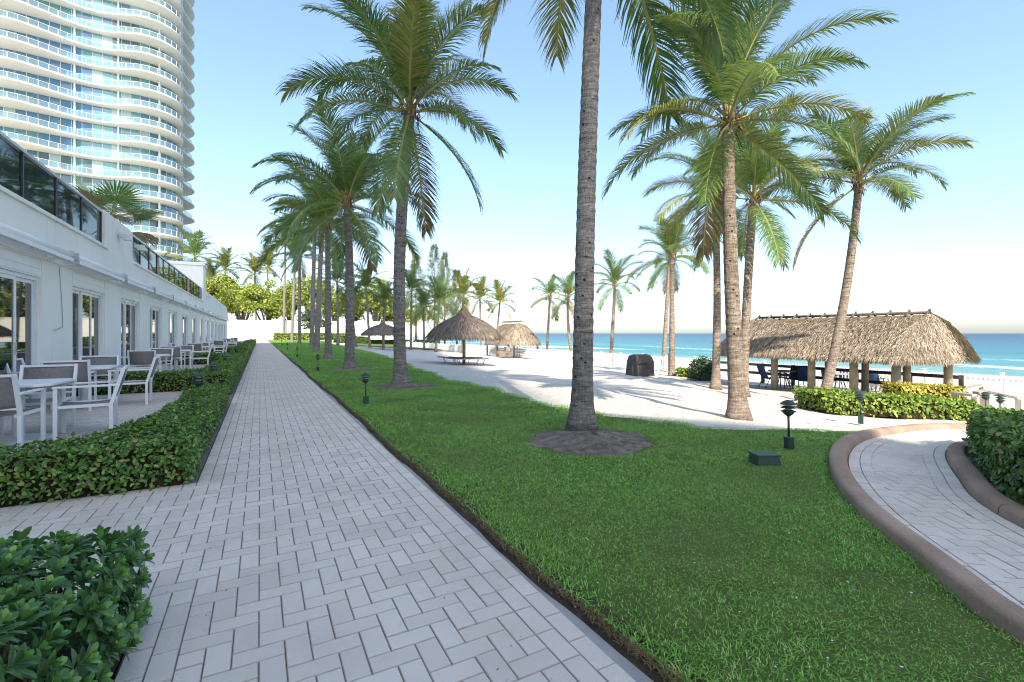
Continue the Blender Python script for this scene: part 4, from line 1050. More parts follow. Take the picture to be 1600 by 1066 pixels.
def crown_mesh(seed, nf=20, mats=('frond', 'rachis')):
    g = random.Random(seed); Vs, Qs, ms, off = [], [], [], 0
    for i in range(nf):
        t = i / (nf - 1); si = min(8, int(t * 8.6 + g.uniform(-0.4, 0.5))); si = max(0, si); V, Q, mi = LOW[si]; az = i * 2.4 + g.uniform(-.3, .3); s = g.uniform(0.8, 1.1)
        A = np.array(Matrix.Rotation(az, 3, 'Z')); Vs.append(V * s @ A.T); Qs.append(Q + off); ms.append(mi); off += len(V)
    me = np_mesh('crown', np.concatenate(Vs), np.concatenate(Qs), np.concatenate(ms))
    for m in mats: me.materials.append(M[m])
    return me
CROWNS = [crown_mesh(k) for k in range(3)] + [crown_mesh(k + 9, 20, ('frond_y', 'rachis')) for k in range(2)]  # last two crowns: sunlit tone of far palms put into yellow leaf colour
def trunk_obj(base, crown, r_mid, r_top, flare, root, bow=(0, 0), mat='trunk', sides=14, step=0.1, via=None):
    L = (crown - base).length; n = max(8, int(L / step)); b = MB(); pts = []; rad = []
    for i in range(n + 1):
        t = i / n; p = base.lerp(crown, t); s = math.sin(PI * t)
        p = p + Vector((bow[0], bow[1], 0)) * s
        if via: p = p + Vector(via) * (math.sin(2 * PI * t))
        hgt = t * L; r = r_top + (r_mid - r_top) * (1 - t) + flare * math.exp(-hgt / 0.22)
        if step < 0.2: r *= 1 + (0.03 if i % 2 else -0.02) * min(1, hgt / 1.0) + random.uniform(-0.012, 0.012)
        if i == 0: p = p - Vector((0, 0, 0.06))
        pts.append(p - base); rad.append(r)
    b.tube(pts, rad, sides); return b.build('trunk', M[mat], root)
fib_me = []
for k in range(3):
    V, Q = [], []
    for i in range(95):
        az = random.uniform(0, 6.28); z0 = random.uniform(-0.16, 0.30); r0 = 0.15 + 0.04 * (z0 + 0.16); l = random.uniform(0.14, 0.34); w = random.uniform(0.02, 0.07)
        o_ = np.array([math.cos(az), math.sin(az), 0]); s_ = np.array([-math.sin(az), math.cos(az), 0]); p0 = o_ * r0 + [0, 0, z0]
        up = random.uniform(-1.0, 1.0); p1 = p0 + o_ * l * random.uniform(0.1, 0.5) + np.array([0, 0, l * up]); tw = random.uniform(-.5, .5) * w
        b0 = len(V); V += [p0 - s_ * w / 2, p0 + s_ * w / 2, p1 + s_ * (w * 0.2 + tw), p1 - s_ * (w * 0.35 - tw)]; Q.append((b0, b0 + 1, b0 + 2, b0 + 3))
    fib_me.append(np_mesh('crown_fibre', V, Q))
PALMS = []
def palm(base, crown, label, group, seed, r=(0.17, 0.13, 0.10), nf=20, size=1.0, near=True, mat='trunk', bow=(0, 0), via=None, yellow=0.25, spread=None, lean_az=None):
    root = empty('coconut_palm', base, 0, label, 'palm tree', group); g = random.Random(seed)
    crown = Vector(crown); base = Vector(base)
    trunk_obj(base, crown, r[0], r[1], r[2], root, bow, mat, 16 if near else 9, 0.085 if near else 0.5, via)
    top = crown - base
    if near:
        f = link('crown_fibre', fib_me[seed % 3], M['fibre'], root); f.location = top; f.scale = (r[1] / 0.14 * 1.35,) * 2 + (1.25 * size,)
        lst = spread
        if lst is None:
            lst = []
            for i in range(nf):
                t = (i + 0.3) / nf; lst.append((min(8, max(0, int(t * 9 + g.uniform(-0.5, 0.5)))), math.degrees(i * 2.39996) + g.uniform(-14, 14)))
        for si, az in lst:
            mk = 'frond'
            x = g.random()
            if si >= 4 and x < yellow: mk = 'frond_y'
            if si == 8 and x < 0.35: mk = 'frond_b'
            o = link('frond', FR[(si, g.randrange(2), mk)], None, root); s = size * g.uniform(0.86, 1.12)
            o.location = top + Vector((0, 0, 0.12 if si < 5 else 0.02)); o.rotation_euler = (g.uniform(-.12, .12), g.uniform(-.08, .08), R(az)); o.scale = (s, s * (1 if g.random() < .5 else -1), s)
    else:
        o = link('crown', CROWNS[seed % 3 if yellow < 0.5 else 3 + seed % 2], None, root); o.location = top; o.rotation_euler = (0, 0, g.uniform(0, 6.28)); o.scale = (size,) * 3
    return root
def palm_px(bx, by, cx, cy, label, group, seed, dz=0.0, **kw):
    b = GT(bx, by); Z = depth(b); c = AD(cx, cy, Z + dz); return palm(b, c, label, group, seed, **kw)
ROW = 'palms along the lawn'; SEA = 'sunlit palms on the sand'; FARG = 'palms at the far end'
# the big trunk in the middle of the lawn, its crown above the frame
b0 = GT(909, 672); z0 = depth(b0)
palm(b0 + Vector((0, 0, 0.06)), AD(936, -190, z0), 'thickest grey palm trunk standing in an oval of mulch on the lawn', ROW, 3, r=(0.146, 0.105, 0.095), size=1.05, bow=(-0.07, -0.03), yellow=0.5,
     spread=[(0, 10), (1, 120), (1, 250), (2, 40), (2, 170), (2, 300), (3, 80), (3, 215), (4, 345), (4, 130), (5, 20), (5, 255), (6, 70), (6, 195), (7, 305), (8, 160), (8, 335), (7, 150), (8, 20), (7, 230), (7, 0)])
palm_px(626, 604, 640, 178, 'tall palm in a mulch ring, nearest palm of the row beside the walkway', ROW, 12, r=(0.155, 0.135, 0.13), size=1.0, bow=(-0.12, 0.05), nf=29)
palm_px(546, 577, 543, 322, 'second palm of the row beside the walkway', ROW, 21, r=(0.18, 0.13, 0.12), size=1.1, bow=(0.05, 0), nf=26)
palm_px(513, 562, 512, 356, 'third palm of the row beside the walkway', ROW, 33, r=(0.17, 0.12, 0.14), size=1.15, nf=24)
palm_px(495, 550, 503, 352, 'fourth palm of the row, its trunk crossing the one behind', ROW, 41, r=(0.19, 0.15, 0.12), size=1.2, nf=24)
palm_px(487, 545, 492, 345, 'fifth palm of the row beside the walkway', ROW, 52, r=(0.19, 0.15, 0.1), size=1.25, nf=24)
palm_px(468, 538.5, 468, 402, 'sixth palm of the row beside the walkway', ROW, 63, r=(0.2, 0.15, 0.1), size=1.2, nf=24)
palm_px(456, 534.5, 462, 372, 'seventh palm of the row beside the walkway', ROW, 74, r=(0.22, 0.17, 0.1), size=1.5, nf=18)
palm_px(443, 531, 446, 378, 'last palm of the row, furthest along the walkway', ROW, 85, r=(0.24, 0.2, 0.1), size=1.6, nf=18)
# sunlit palms towards the sea
palm_px(1154, 653, 1137, 196, 'sunlit palm with a thick pale trunk at the lawn edge', SEA, 96, r=(0.135, 0.095, 0.10), mat='trunk_w', size=0.76, bow=(-0.05, 0), nf=27, yellow=0.4)
palm_px(1286, 629, 1342, 290, 'palm leaning right in front of the large thatched shelter', SEA, 107, r=(0.125, 0.09, 0.08), mat='trunk_w', size=0.80, bow=(0.22, 0.0), yellow=0.3,
        spread=[(0, 0), (1, -40), (1, 150), (2, -10), (2, 60), (2, -75), (3, -35), (3, 20), (3, 200), (4, -55), (4, -15), (4, 40), (5, 110), (5, -30), (6, 170), (6, -5), (7, 230), (8, 140), (2, 110), (3, 250), (5, 0), (3, -70), (4, 75), (1, 60)])
palm_px(1161, 617, 1177, 314, 'slimmer sunlit palm just behind the thick pale trunk', SEA, 118, r=(0.13, 0.11, 0.09), mat='trunk_w', size=0.86, bow=(-0.05, 0), nf=22, yellow=0.4)
palm_px(1118, 606, 1117, 302, 'sunlit palm left of the thick pale trunk', SEA, 129, r=(0.14, 0.105, 0.09), mat='trunk_w', size=0.88, bow=(0.1, 0), nf=22, yellow=0.4)
palm_px(1036, 580, 1046, 407, 'left of the twin palms near the covered grill', SEA, 130, r=(0.16, 0.12, 0.09), mat='trunk_w', size=0.85, nf=18, yellow=0.4)
palm_px(1050, 587, 1050, 404, 'right of the twin palms near the covered grill', SEA, 141, r=(0.16, 0.12, 0.09), mat='trunk_w', size=0.85, nf=18, yellow=0.4)
palm_px(954, 570, 961, 447, 'single sunlit palm between the big grey trunk and the covered grill', SEA, 152, r=(0.17, 0.13, 0.09), mat='trunk_w', size=0.98, nf=18, yellow=0.4)
palm_px(895, 565, 887, 467, 'leaning slim palm half hidden by the big grey trunk', SEA, 163, r=(0.16, 0.12, 0.08), mat='trunk_w', size=0.92, nf=16, yellow=0.4, bow=(-0.2, 0))
palm_px(854, 561, 859, 466, 'slim sunlit palm right of the far thatched shelter', SEA, 174, r=(0.15, 0.12, 0.08), mat='trunk_w', size=0.92, nf=16, yellow=0.4)
# palms at the far end
for k, (bx, by, cx, cy, lab, ye, sz) in enumerate([
    (578, 541, 572, 452, 'far palm left of the smaller thatched umbrella', 0, 1.25), (599, 539, 601, 472, 'short far palm rising behind the smaller thatched umbrella', 0, 1.1),
    (642, 542, 643, 455, 'dark far palm under the leftmost feathery pine', 0, 1.3), (663, 542, 662, 482, 'shortest far palm left of the larger thatched umbrella', 0, 1.1),
    (681, 543, 686, 473, 'dark far palm behind the left edge of the larger thatched umbrella', 0, 1.35), (722, 541, 724, 462, 'yellow far palm rising above the larger thatched umbrella', 1, 1.2),
    (752, 540, 750, 466, 'yellow far palm right above the larger umbrella tip', 1, 1.2), (774, 542, 781, 474, 'yellow green far palm behind the far thatched shelter', 1, 1.2),
    (528, 537, 527, 442, 'far palm seen between the second and third row palms', 0, 1.4), (556, 536, 548, 470, 'far palm beside the second row palm trunk', 1, 1.3)]):
    c = AD(cx, cy, 58 + 3 * (k % 4)); bb = AD(bx, by, 58 + 3 * (k % 4)); palm(Vector((bb.x, bb.y, zt(bb.x))), c, lab, FARG, 200 + k, near=False, r=(0.17, 0.12, 0.06), size=sz * 0.92, yellow=ye)
for k, (cx, cy, Z, u_b, lab, ye, sz) in enumerate([(352, 420, 112, 0, 'sunlit palm rising above the far end of the white building', 1, 1.9), (305, 402, 84, 0, 'dark palm in front of the tower foot', 0, 1.7),
    (398, 428, 118, 0, 'sunlit far palm over the sea grape trees by the walkway end', 1, 1.8), (418, 418, 120, 0, 'farthest sunlit palm crown above the walkway end', 1, 1.9), (330, 436, 116, 0, 'low sunlit palm behind the stair tower', 1, 1.7)]):
    c = AD(cx, cy, Z); palm(Vector((c.x + 0.4, c.y, 0)), c, lab, FARG, 230 + k, near=False, r=(0.25, 0.18, 0.08), size=sz, yellow=ye)

# fan palm on the terrace
fp0 = AD(163, 300, 18.2)
fan = empty('fan_palm', (fp0.x, fp0.y, 3.45), 0, 'fan palm with browning leaves on the terrace above the parapet', 'palm tree')
b = MB(); b.tube([(0, 0, 0), (0.05, 0, 1.2), (0.1, 0.05, 2.2)], [0.16, 0.14, 0.12], 9); b.build('trunk', M['trunk'], fan)
def fan_leaf(seed, el, droop):
    g = np.random.default_rng(seed); V = []; Q = []; mi = []
    pe = 0.85; d = np.array([math.cos(el), 0, math.sin(el)]); c = d * pe
    for q in ([0, .015, 0], [0, -.015, 0]): V.append(np.array(q))
    for q in ([0, -.01, 0], [0, .01, 0]): V.append(c + q)
    Q.append((0, 1, 2, 3)); mi.append(1); up = np.array([-d[2], 0, d[0]]); n = 30
    for k in range(n):
        a = R(-125 + 250 * k / (n - 1)); dr = d * math.cos(a) + np.array([0, 1, 0]) * math.sin(a); l = 0.85 * (0.75 + 0.25 * math.cos(a)) * g.uniform(0.9, 1.08)
        a2 = R(250 / n / 2); s = -d * math.sin(a) + np.array([0, 1, 0]) * math.cos(a); b0 = len(V)
        m1 = c + dr * l * 0.6 - up * 0.05; t = c + dr * l - np.array([0, 0, droop * l * g.uniform(0.2, 0.6)]) - up * 0.03
        V += [c + dr * 0.02, c + dr * 0.02 + s * 0.004, m1 + s * l * 0.6 * math.tan(a2) * 0.95, m1 - s * l * 0.6 * math.tan(a2) * 0.95, t + s * 0.004, t - s * 0.004]
        Q += [(b0, b0 + 1, b0 + 2, b0 + 3), (b0 + 3, b0 + 2, b0 + 4, b0 + 5)]; mi += [0, 0]
    return V, Q, mi
for k, (el, az, mt) in enumerate([(70, 30, 'frond'), (62, 200, 'frond'), (50, 300, 'frond'), (45, 60, 'frond'), (40, 130, 'frond'), (34, 250, 'frond_b'), (25, 0, 'frond'), (20, 330, 'frond'), (15, 180, 'frond_b'), (5, 290, 'frond_b'), (-5, 45, 'frond_b'), (-20, 330, 'frond_b'), (-25, 120, 'frond_b'), (55, 120, 'frond')]):
    V, Q, mi = fan_leaf(k, R(el), 0.2 + (0.5 if mt == 'frond_b' else 0)); me = np_mesh('fan_leaf', V, Q, mi); me.materials.append(M[mt]); me.materials.append(M['rachis'])
    o = link('fan_leaf', me, None, fan); o.location = (0.1, 0.05, 2.2); o.rotation_euler = (0, 0, R(az)); o.scale = (1.25,) * 3
vn = empty('terrace_planting', (FU - 0.5, 18.5, 3.45), 0, 'trailing greenery along the parapet beside the terrace glass', 'plant')
m = 700; P = np.column_stack([rng.normal(0, 0.12, m), rng.uniform(-1.4, 1.5, m), rng.uniform(0.0, 0.25, m) + 1.28]); V, Q = leaf_quads(P, rng.normal(0, 1, (m, 3)), 0.12, 0.4)
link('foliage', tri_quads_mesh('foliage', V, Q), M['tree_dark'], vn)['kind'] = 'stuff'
b = MB(); b.box(-0.16, 0.16, -1.5, 1.6, 0, 1.3); b.build('planter', M['stucco'], vn)

# ------------------------------------------------------------------ far wall, trees and pines
w = MB(); w.box(-14, 40, 111.6, 112.0, -0.1, 4.0); w.box(-14, 40, 111.55, 112.05, 4.0, 4.12)
o = w.build('boundary_wall', M['stucco']); tag(o, 'long white boundary wall at the end of the walkway', 'wall')
def sea_grape(u, v, hgt, rad, label, mat='tree', n=2300, leaf=0.5, seed=0, group='trees behind the boundary wall', z=0.0):
    g = np.random.default_rng(seed); root = empty('tree', (u, v, z), 0, label, 'tree', group); b = MB()
    tips = []
    for k in range(6):
        a = k * 1.05 + g.uniform(-.3, .3); r = rad * g.uniform(0.35, 0.7); tips.append((math.cos(a) * r, math.sin(a) * r, hgt * g.uniform(0.5, 0.85)))
        b.tube([(0, 0, hgt * 0.18), (math.cos(a) * r * .45, math.sin(a) * r * .45, hgt * .4), tips[-1]], [hgt * .02, hgt * .014, hgt * .006], 6)
    b.tube([(0, 0, -0.1), (0.1, 0, hgt * .2), (0.05, 0.1, hgt * .5)], [hgt * .035, hgt * .025, hgt * .015], 8); b.build('trunk', M['bark'], root)
    P = []; N = []
    cl = tips + [(g.normal(0, rad * .45), g.normal(0, rad * .45), hgt * g.uniform(0.45, 0.9)) for _ in range(16)]
    for c in cl:
        m = n // len(cl); d = g.normal(0, 1, (m, 3)); d /= np.linalg.norm(d, axis=1, keepdims=True); rr = rad * g.uniform(0.26, 0.44); P.append(np.array(c) + d * [rr, rr, rr * .75] * g.uniform(0.65, 1.05, (m, 1))); N.append(d + [0, 0, .5])
    P = np.concatenate(P); N = np.concatenate(N) + g.normal(0, .5, (len(P), 3)); V, Q = leaf_quads(P, N, leaf, 0.75)
    link('crown', tri_quads_mesh('crown', V, Q), M[mat], root); return root
side = ['first', 'second', 'third', 'fourth', 'fifth', 'sixth', 'seventh', 'eighth', 'ninth', 'tenth', 'eleventh']
for k in range(11):
    u = -12.5 + k * 4.6; sea_grape(u, 116 + 3.0 * math.sin(k * 2.1), 13.5 + 1.8 * math.sin(k * 1.7) - (3 if k > 8 else 0), 5.0, side[k] + ' sunlit sea grape tree behind the boundary wall, counted from the building', 'tree', 4200, 0.42, 40 + k)
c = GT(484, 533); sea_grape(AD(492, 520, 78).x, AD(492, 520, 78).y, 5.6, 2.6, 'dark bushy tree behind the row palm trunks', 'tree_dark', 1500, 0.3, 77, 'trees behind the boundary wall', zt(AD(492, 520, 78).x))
def pine(px, ytop, Z, label, seed, wd):
    g = np.random.default_rng(seed); p = AD(px, ytop, Z); h = p.z + 1.0; root = empty('feathery_pine', (p.x, p.y, -1.0), 0, label, 'pine tree', 'feathery pines above the far palms')
    b = MB(); b.tube([(0, 0, 0), (0, 0, h * .6), (0.1, 0, h)], [0.22, 0.09, 0.02], 7); b.build('trunk', M['bark'], root)
    m = 4200; t = g.uniform(0.2, 1, m) ** 0.9; nb = np.floor(t * 26); a = nb * 2.4 + g.normal(0, .25, m) + np.floor(g.uniform(0, 3, m)) * 2.09; r = wd * (1 - t) ** 0.75 * g.uniform(0.1, 1.0, m) + 0.12
    P = np.column_stack([np.cos(a) * r, np.sin(a) * r, t * h + r * 0.45 + g.normal(0, .15, m)])
    D = np.column_stack([np.cos(a) * .6, np.sin(a) * .6, g.uniform(-.2, .9, m)]) + g.normal(0, .3, (m, 3)); D /= np.linalg.norm(D, axis=1, keepdims=True); S = np.cross(D, g.normal(0, 1, (m, 3))); S /= np.linalg.norm(S, axis=1, keepdims=True)
    l = g.uniform(.35, .9, m)[:, None]; V = np.stack([P - S * .03, P + S * .03, P + D * l + S * .012, P + D * l - S * .012], 1).reshape(-1, 3)
    link('crown', np_mesh('crown', V, np.arange(4 * m).reshape(-1, 4)), M['pine'], root)
pine(650, 403, 96, 'leftmost feathery pine above the far palms', 1, 4.2); pine(679, 384, 100, 'tallest feathery pine above the far palms', 2, 4.8); pine(695, 396, 104, 'slim feathery pine just right of the tallest', 3, 3.2); pine(714, 424, 98, 'shortest feathery pine beside the larger umbrella', 4, 3.6)
# far lawn strip, hedges at the end of the garden
def patch(name, px, mat, lift):
    pts = [GT(*p) for p in px]; me = bpy.data.meshes.new(name); me.from_pydata([(p.x, p.y, p.z + lift) for p in pts], [], [tuple(range(len(pts)))]); me.update(); return tag(link(name, me, mat), kind='structure')
patch('far_lawn', [(545, 539), (640, 545), (720, 549), (800, 549), (790, 543), (700, 539), (640, 536), (545, 534)], M['turf_far'] if 'turf_far' in M else M['hedge_flat'] if 'hedge_flat' in M else M['turf'], 0.05)
def hpx(x0, y0, x1, y1, w, h, label, mat='hedge', leaf=0.28, dens=60): line_hedge(GT(x0, y0), GT(x1, y1), w, h, leaf, dens, label, mat)
hpx(535, 536, 640, 537.5, 2.0, 1.5, 'dark far hedge behind the smaller thatched umbrella')
hpx(646, 539.5, 682, 540.5, 2.0, 1.2, 'sunlit yellow green far hedge under the feathery pines', 'hedge_lime')
hedge([(2.5, 104), (16, 104), (16, 106), (2.5, 106)], 1.3, 0.35, 40, 'sparse far hedge below the boundary wall', 'hedge_lime', 'hedges by the curved path')
gate = empty('garden_gate', (0.4, 107, 0), 0, 'white picket gate closing the far end of the walkway', 'gate')
for k in range(15): b = MB(); b.box(-1.1 + k * .155, -1.03 + k * .155, -.02, .02, 0.1, 1.5 + 0.9 * math.sin(PI * k / 14)); b.build('picket', M['white_fence'], gate)
for x in (-1.3, 1.28): b = MB(); b.box(x, x + .16, -.08, .08, 0, 2.4); b.box(x - .04, x + .2, -.12, .12, 2.4, 2.5); b.build('post', M['white_fence'], gate)
b = MB(); b.box(-1.13, 1.27, .021, .05, .4, .5); b.build('rail', M['white_fence'], gate); b = MB(); b.box(-1.13, 1.27, .021, .05, 1.2, 1.3); b.build('rail', M['white_fence'], gate)

# ------------------------------------------------------------------ thatched shelters and umbrellas
def thatch_roof(root, half_len, rx, z_r, z_e, mat, n, seed, ridge_r=0.12, belly=0.28, strip=0.42, end=1.0):
    """hipped thatch over a ridge along local Y; returns nothing, builds roof bed, straw and fringe"""
    g = np.random.default_rng(seed)
    def surf_pt(s, k):                            # s along the rim 0..1, k from ridge 0 to eave 1
        r = ridge_r + (rx - ridge_r) * (k ** 0.88); P_ = 4 * half_len + 2 * PI * rx; q = s * P_
        if q < 2 * half_len: y = -half_len + q; x = rx; nx, ny = 1.0, 0.0
        elif q < 2 * half_len + PI * rx: a = (q - 2 * half_len) / rx; nx, ny = math.cos(a), math.sin(a) * end; y = half_len
        elif q < 4 * half_len + PI * rx: y = half_len - (q - 2 * half_len - PI * rx); nx, ny = -1.0, 0.0
        else: a = PI + (q - 4 * half_len - PI * rx) / rx; nx, ny = math.cos(a), math.sin(a) * end; y = -half_len
        z = z_r - (z_r - z_e) * (k + belly * (k ** 3 - k))
        return np.array([nx * r, y + ny * r, z]), np.array([nx, ny, 0])
    ns, nk = 72, 10; V = []; Q = []
    for i in range(nk + 1):
        for j in range(ns): V.append(surf_pt(j / ns, i / nk)[0] - [0, 0, .05])
    for i in range(nk):
        for j in range(ns): Q.append((i * ns + j, i * ns + (j + 1) % ns, (i + 1) * ns + (j + 1) % ns, (i + 1) * ns + j))
    bed = link('roof', np_mesh('roof', V, Q, smooth=True), M['thatch_base'], root)
    V = []; Q = []
    for i in range(n):
        fr = i < n * 0.16; s = g.uniform(0, 1); k = 1.0 if fr else math.sqrt(g.uniform(0.0, 1)) * 0.97; p, nn = surf_pt(s, k); p2, _ = surf_pt(s, min(1, k + 0.06)); p1, _ = surf_pt(s, max(0, k - 0.06))
        d = p2 - p1; d /= np.linalg.norm(d); l = strip * g.uniform(0.6, 1.25)
        if fr: p = p - d * 0.2; d = d * 0.6 + np.array([0, 0, -0.55]) + nn * .05; d /= np.linalg.norm(d)
        sd = np.cross(d, nn); sd /= np.linalg.norm(sd) + 1e-6; sd = sd + g.normal(0, .25, 3); d = d + sd * g.normal(0, .16) + nn * g.uniform(-.02, .10); d /= np.linalg.norm(d); w = g.uniform(.006, .02) * (strip / .42); up = np.cross(sd, d); up = up if up[2] > 0 else -up
        b0 = len(V); V += [p - sd * w + up * .015, p + sd * w + up * .015, p + d * l * .55 + sd * w + up * .035, p + d * l * .55 - sd * w + up * .035, p + d * l + sd * w * .3 + up * .0, p + d * l - sd * w * .3]
        Q += [(b0, b0 + 1, b0 + 2, b0 + 3), (b0 + 3, b0 + 2, b0 + 4, b0 + 5)]
    o = link('thatch', np_mesh('thatch', V, Q), M[mat], root); tag(o, kind='stuff')
def on_u(px, u):                                  # where the sight line of a picture column crosses the line u = const
    a, b_, _ = ray(px, 500); return b_ / a * u, u / a
pp_ = GT(1268, 614); U0 = pp_.x
ue = U0 - 0.9; ur = U0 + 1.9
vR = on_u(1452, ur)[0]; vL = on_u(1186, ur)[0]; half = abs(vL - vR) / 2; vc = (vL + vR) / 2
zR = H + (HY - 488) / F * on_u(1480, ur)[1]; zL = H + (HY - 499) / F * on_u(1172, ur)[1]; zr = (zR + zL) / 2
ze = H + (HY - 566) / F * on_u(1268, ue)[1]
gz = zt(ur) ; hut = empty('thatched_shelter', (ur, vc, gz), 0, 'large open shelter with a long straw thatched roof by the beach', 'shelter', 'thatched roofs on the sand')
thatch_roof(hut, half, ur - ue, zr - gz, ze - gz + 0.12, 'thatch', 42000, 5, strip=0.24, end=0.30)
for k in range(int(2 * half / 0.55) + 1):         # pegs along the ridge
    y = -half + k * 0.55; b = MB(); b.tube([(-0.28, y, zr - gz - 0.06), (0.05, y + .03, zr - gz + 0.09), (0.26, y, zr - gz - .05)], 0.035, 6); b.tube([(0.03, y, zr - gz + .05), (0.03, y, zr - gz + .16)], 0.03, 6); b.build('ridge_peg', M['bark'], hut)
b = MB(); b.tube([(0.0, -half + .0, zr - gz + .03), (0, half - .0, zr - gz + .03)], 0.05, 8); b.build('ridge_pole', M['bark'], hut)
for px_ in (1210, 1268, 1334, 1445):
    for du, nm in ((0, 0), (3.8, 1)):
        v_, _ = on_u(px_, U0); v_ = max(v_, vc - half + 0.15); u_ = U0 + du; g_ = zt(u_); b = MB(); b.tube([(u_ - ur, v_ - vc, g_ - gz - .1), (u_ - ur, v_ - vc, ze - gz + 0.75)], [0.13, 0.12], 10); b.build('post', M['post'], hut)
b = MB()
for du in (0, 3.8): b.tube([(U0 + du - ur, -half + .6, ze - gz + .55), (U0 + du - ur, half - .6, ze - gz + .55)], 0.08, 8)
b.build('beam', M['post'], hut)
rail = empty('timber_railing', (U0 + 4.6, vc, zt(U0 + 4.6)), 0, 'dark timber railing around the back of the large thatched shelter', 'railing')
vA, vB = on_u(1110, U0 + 4.6)[0], on_u(1500, U0 + 4.6)[0]
for z_ in (0.42, 0.84): b = MB(); b.box(-.05, .05, vB - vc, vA - vc, z_, z_ + .13); b.build('rail', M['rail_dark'], rail)
for k in range(8): y = vB - vc + (vA - vB) * k / 7; b = MB(); b.box(.052, .17, y - .06, y + .06, -.1, .98); b.build('post', M['rail_dark'], rail)
# second shelter, further along the beach
q_ = GT(778, 557); Zs = depth(q_); hut2 = empty('thatched_shelter', (q_.x + 1.8, q_.y, zt(q_.x + 1.8)), 0, 'far open shelter with a pale straw roof, people seated beneath', 'shelter', 'thatched roofs on the sand')
g2 = zt(q_.x + 1.8); zr2 = H + (HY - 504) / F * (Zs + 1) - g2; ze2 = H + (HY - 540) / F * Zs - g2
thatch_roof(hut2, 1.7, 2.3, zr2 - .1, ze2 + .25, 'thatch', 9000, 6, strip=0.5)
for x, y in ((-1.8, -2.6), (-1.8, 0.2), (-1.8, 2.8), (1.8, -2.6), (1.8, 2.8)): b = MB(); b.tube([(x, y, -.2), (x, y, ze2 + .5)], 0.11, 8); b.build('post', M['post'], hut2)
for k in range(9): b = MB(); y = -2.0 + k * .5; b.tube([(-.3, y, zr2), (0, y, zr2 + .16), (.3, y, zr2)], .05, 5); b.build('ridge_peg', M['bark'], hut2)
b = MB(); b.box(1.9, 2.0, -3.4, 3.2, .75, .9); b.build('back_rail', M['rail_dark'], hut2); b = MB(); b.box(1.9, 2.0, -3.4, 3.2, .35, .47); b.build('back_rail', M['rail_dark'], hut2)
def umbrella(px, py, ytop, yrim, half_px, label, seed):
    p = GT(px, py); Z = depth(p); root = empty('thatched_umbrella', p, 0, label, 'umbrella', 'thatched umbrellas'); zt_ = H + (HY - ytop) / F * Z - p.z; zr_ = H + (HY - yrim) / F * Z - p.z; r = half_px / F * Z
    thatch_roof(root, 0.0, r, zt_ - .25, zr_ + .12, 'thatch_grey', 9000, seed, 0.15, 0.30, 0.42)
    b = MB(); b.lathe([(.46, zt_ - .42), (.36, zt_ - .22), (.12, zt_ + .12), (.03, zt_ + .2)], 14); b.build('cap', M['thatch_base'], root)
    b = MB(); b.tube([(0, 0, -.1), (0, 0, zt_ - .3)], .085, 10); b.build('pole', M['post'], root)
    for k in range(8): a = k * PI / 4; b = MB(); b.tube([(0, 0, zt_ - .5), (math.cos(a) * r * .9, math.sin(a) * r * .9, zr_ + .16)], .03, 5); b.build('rafter', M['post'], root)
    return p
um1 = umbrella(725, 569, 484, 528, 55, 'larger grey thatched umbrella shading loungers on the sand', 11)
um2 = umbrella(598, 546, 503, 523.5, 31, 'smaller far thatched umbrella behind the nearest row palm', 12)

# ------------------------------------------------------------------ furniture
def patio_chair():
    r = empty('patio_chair'); W, D = 0.29, 0.27
    for sx in (-1, 1):
        b = MB(); b.box(sx * W - .018, sx * W + .018, -D - .02, -D + .02, 0, .655); b.build('leg', M['white'], r)
        b = MB(); b.box(sx * W - .018, sx * W + .018, D - .02, D + .02, 0, .42); b.bar((sx * W, D, .42), (sx * W, D + .13, .90), .036, .04, (0, 1, 0)); b.build('leg', M['white'], r)
        b = MB(); b.box(sx * W - .027, sx * W + .027, -D - .03, D + .07, .657, .682); b.build('armrest', M['white'], r, .005)
        b = MB(); b.box(sx * (W - .04) - .016, sx * (W - .04) + .016, -D, D, .395, .43); b.build('seat_rail', M['white'], r)
    b = MB(); b.box(-W + .02, W - .02, -D - .014, -D + .014, .39, .428); b.build('front_rail', M['white'], r)
    b = MB(); b.bar((-W + .02, D + .128, .885), (W - .02, D + .128, .885), .03, .03); b.bar((-W + .02, D + .02, .50), (W - .02, D + .02, .50), .026, .026); b.build('back_rail', M['white'], r)
    n = 7; V = []; Q = []
    for i in range(n):
        y = -D + 2 * D * i / (n - 1); z = .432 - .022 * math.sin(PI * i / (n - 1))
        V += [(-W + .06, y, z), (0, y, z - .012), (W - .06, y, z)]
    for i in range(n - 1):
        for k in (0, 1): Q.append((i * 3 + k, i * 3 + k + 1, i * 3 + k + 4, i * 3 + k + 3))
    o = link('seat', np_mesh('seat', V, Q, smooth=True), M['sling'], r); o.modifiers.new('thick', 'SOLIDIFY').thickness = .006
    V = []
    for i in range(n):
        t = i / (n - 1); z = .50 + .375 * t; y = D + .022 + .10 * t + .015 * math.sin(PI * t)
        V += [(-W + .02, y, z), (0, y + .01, z), (W - .02, y, z)]
    o = link('backrest', np_mesh('backrest', V, Q, smooth=True), M['sling'], r); o.modifiers.new('thick', 'SOLIDIFY').thickness = .006
    return r
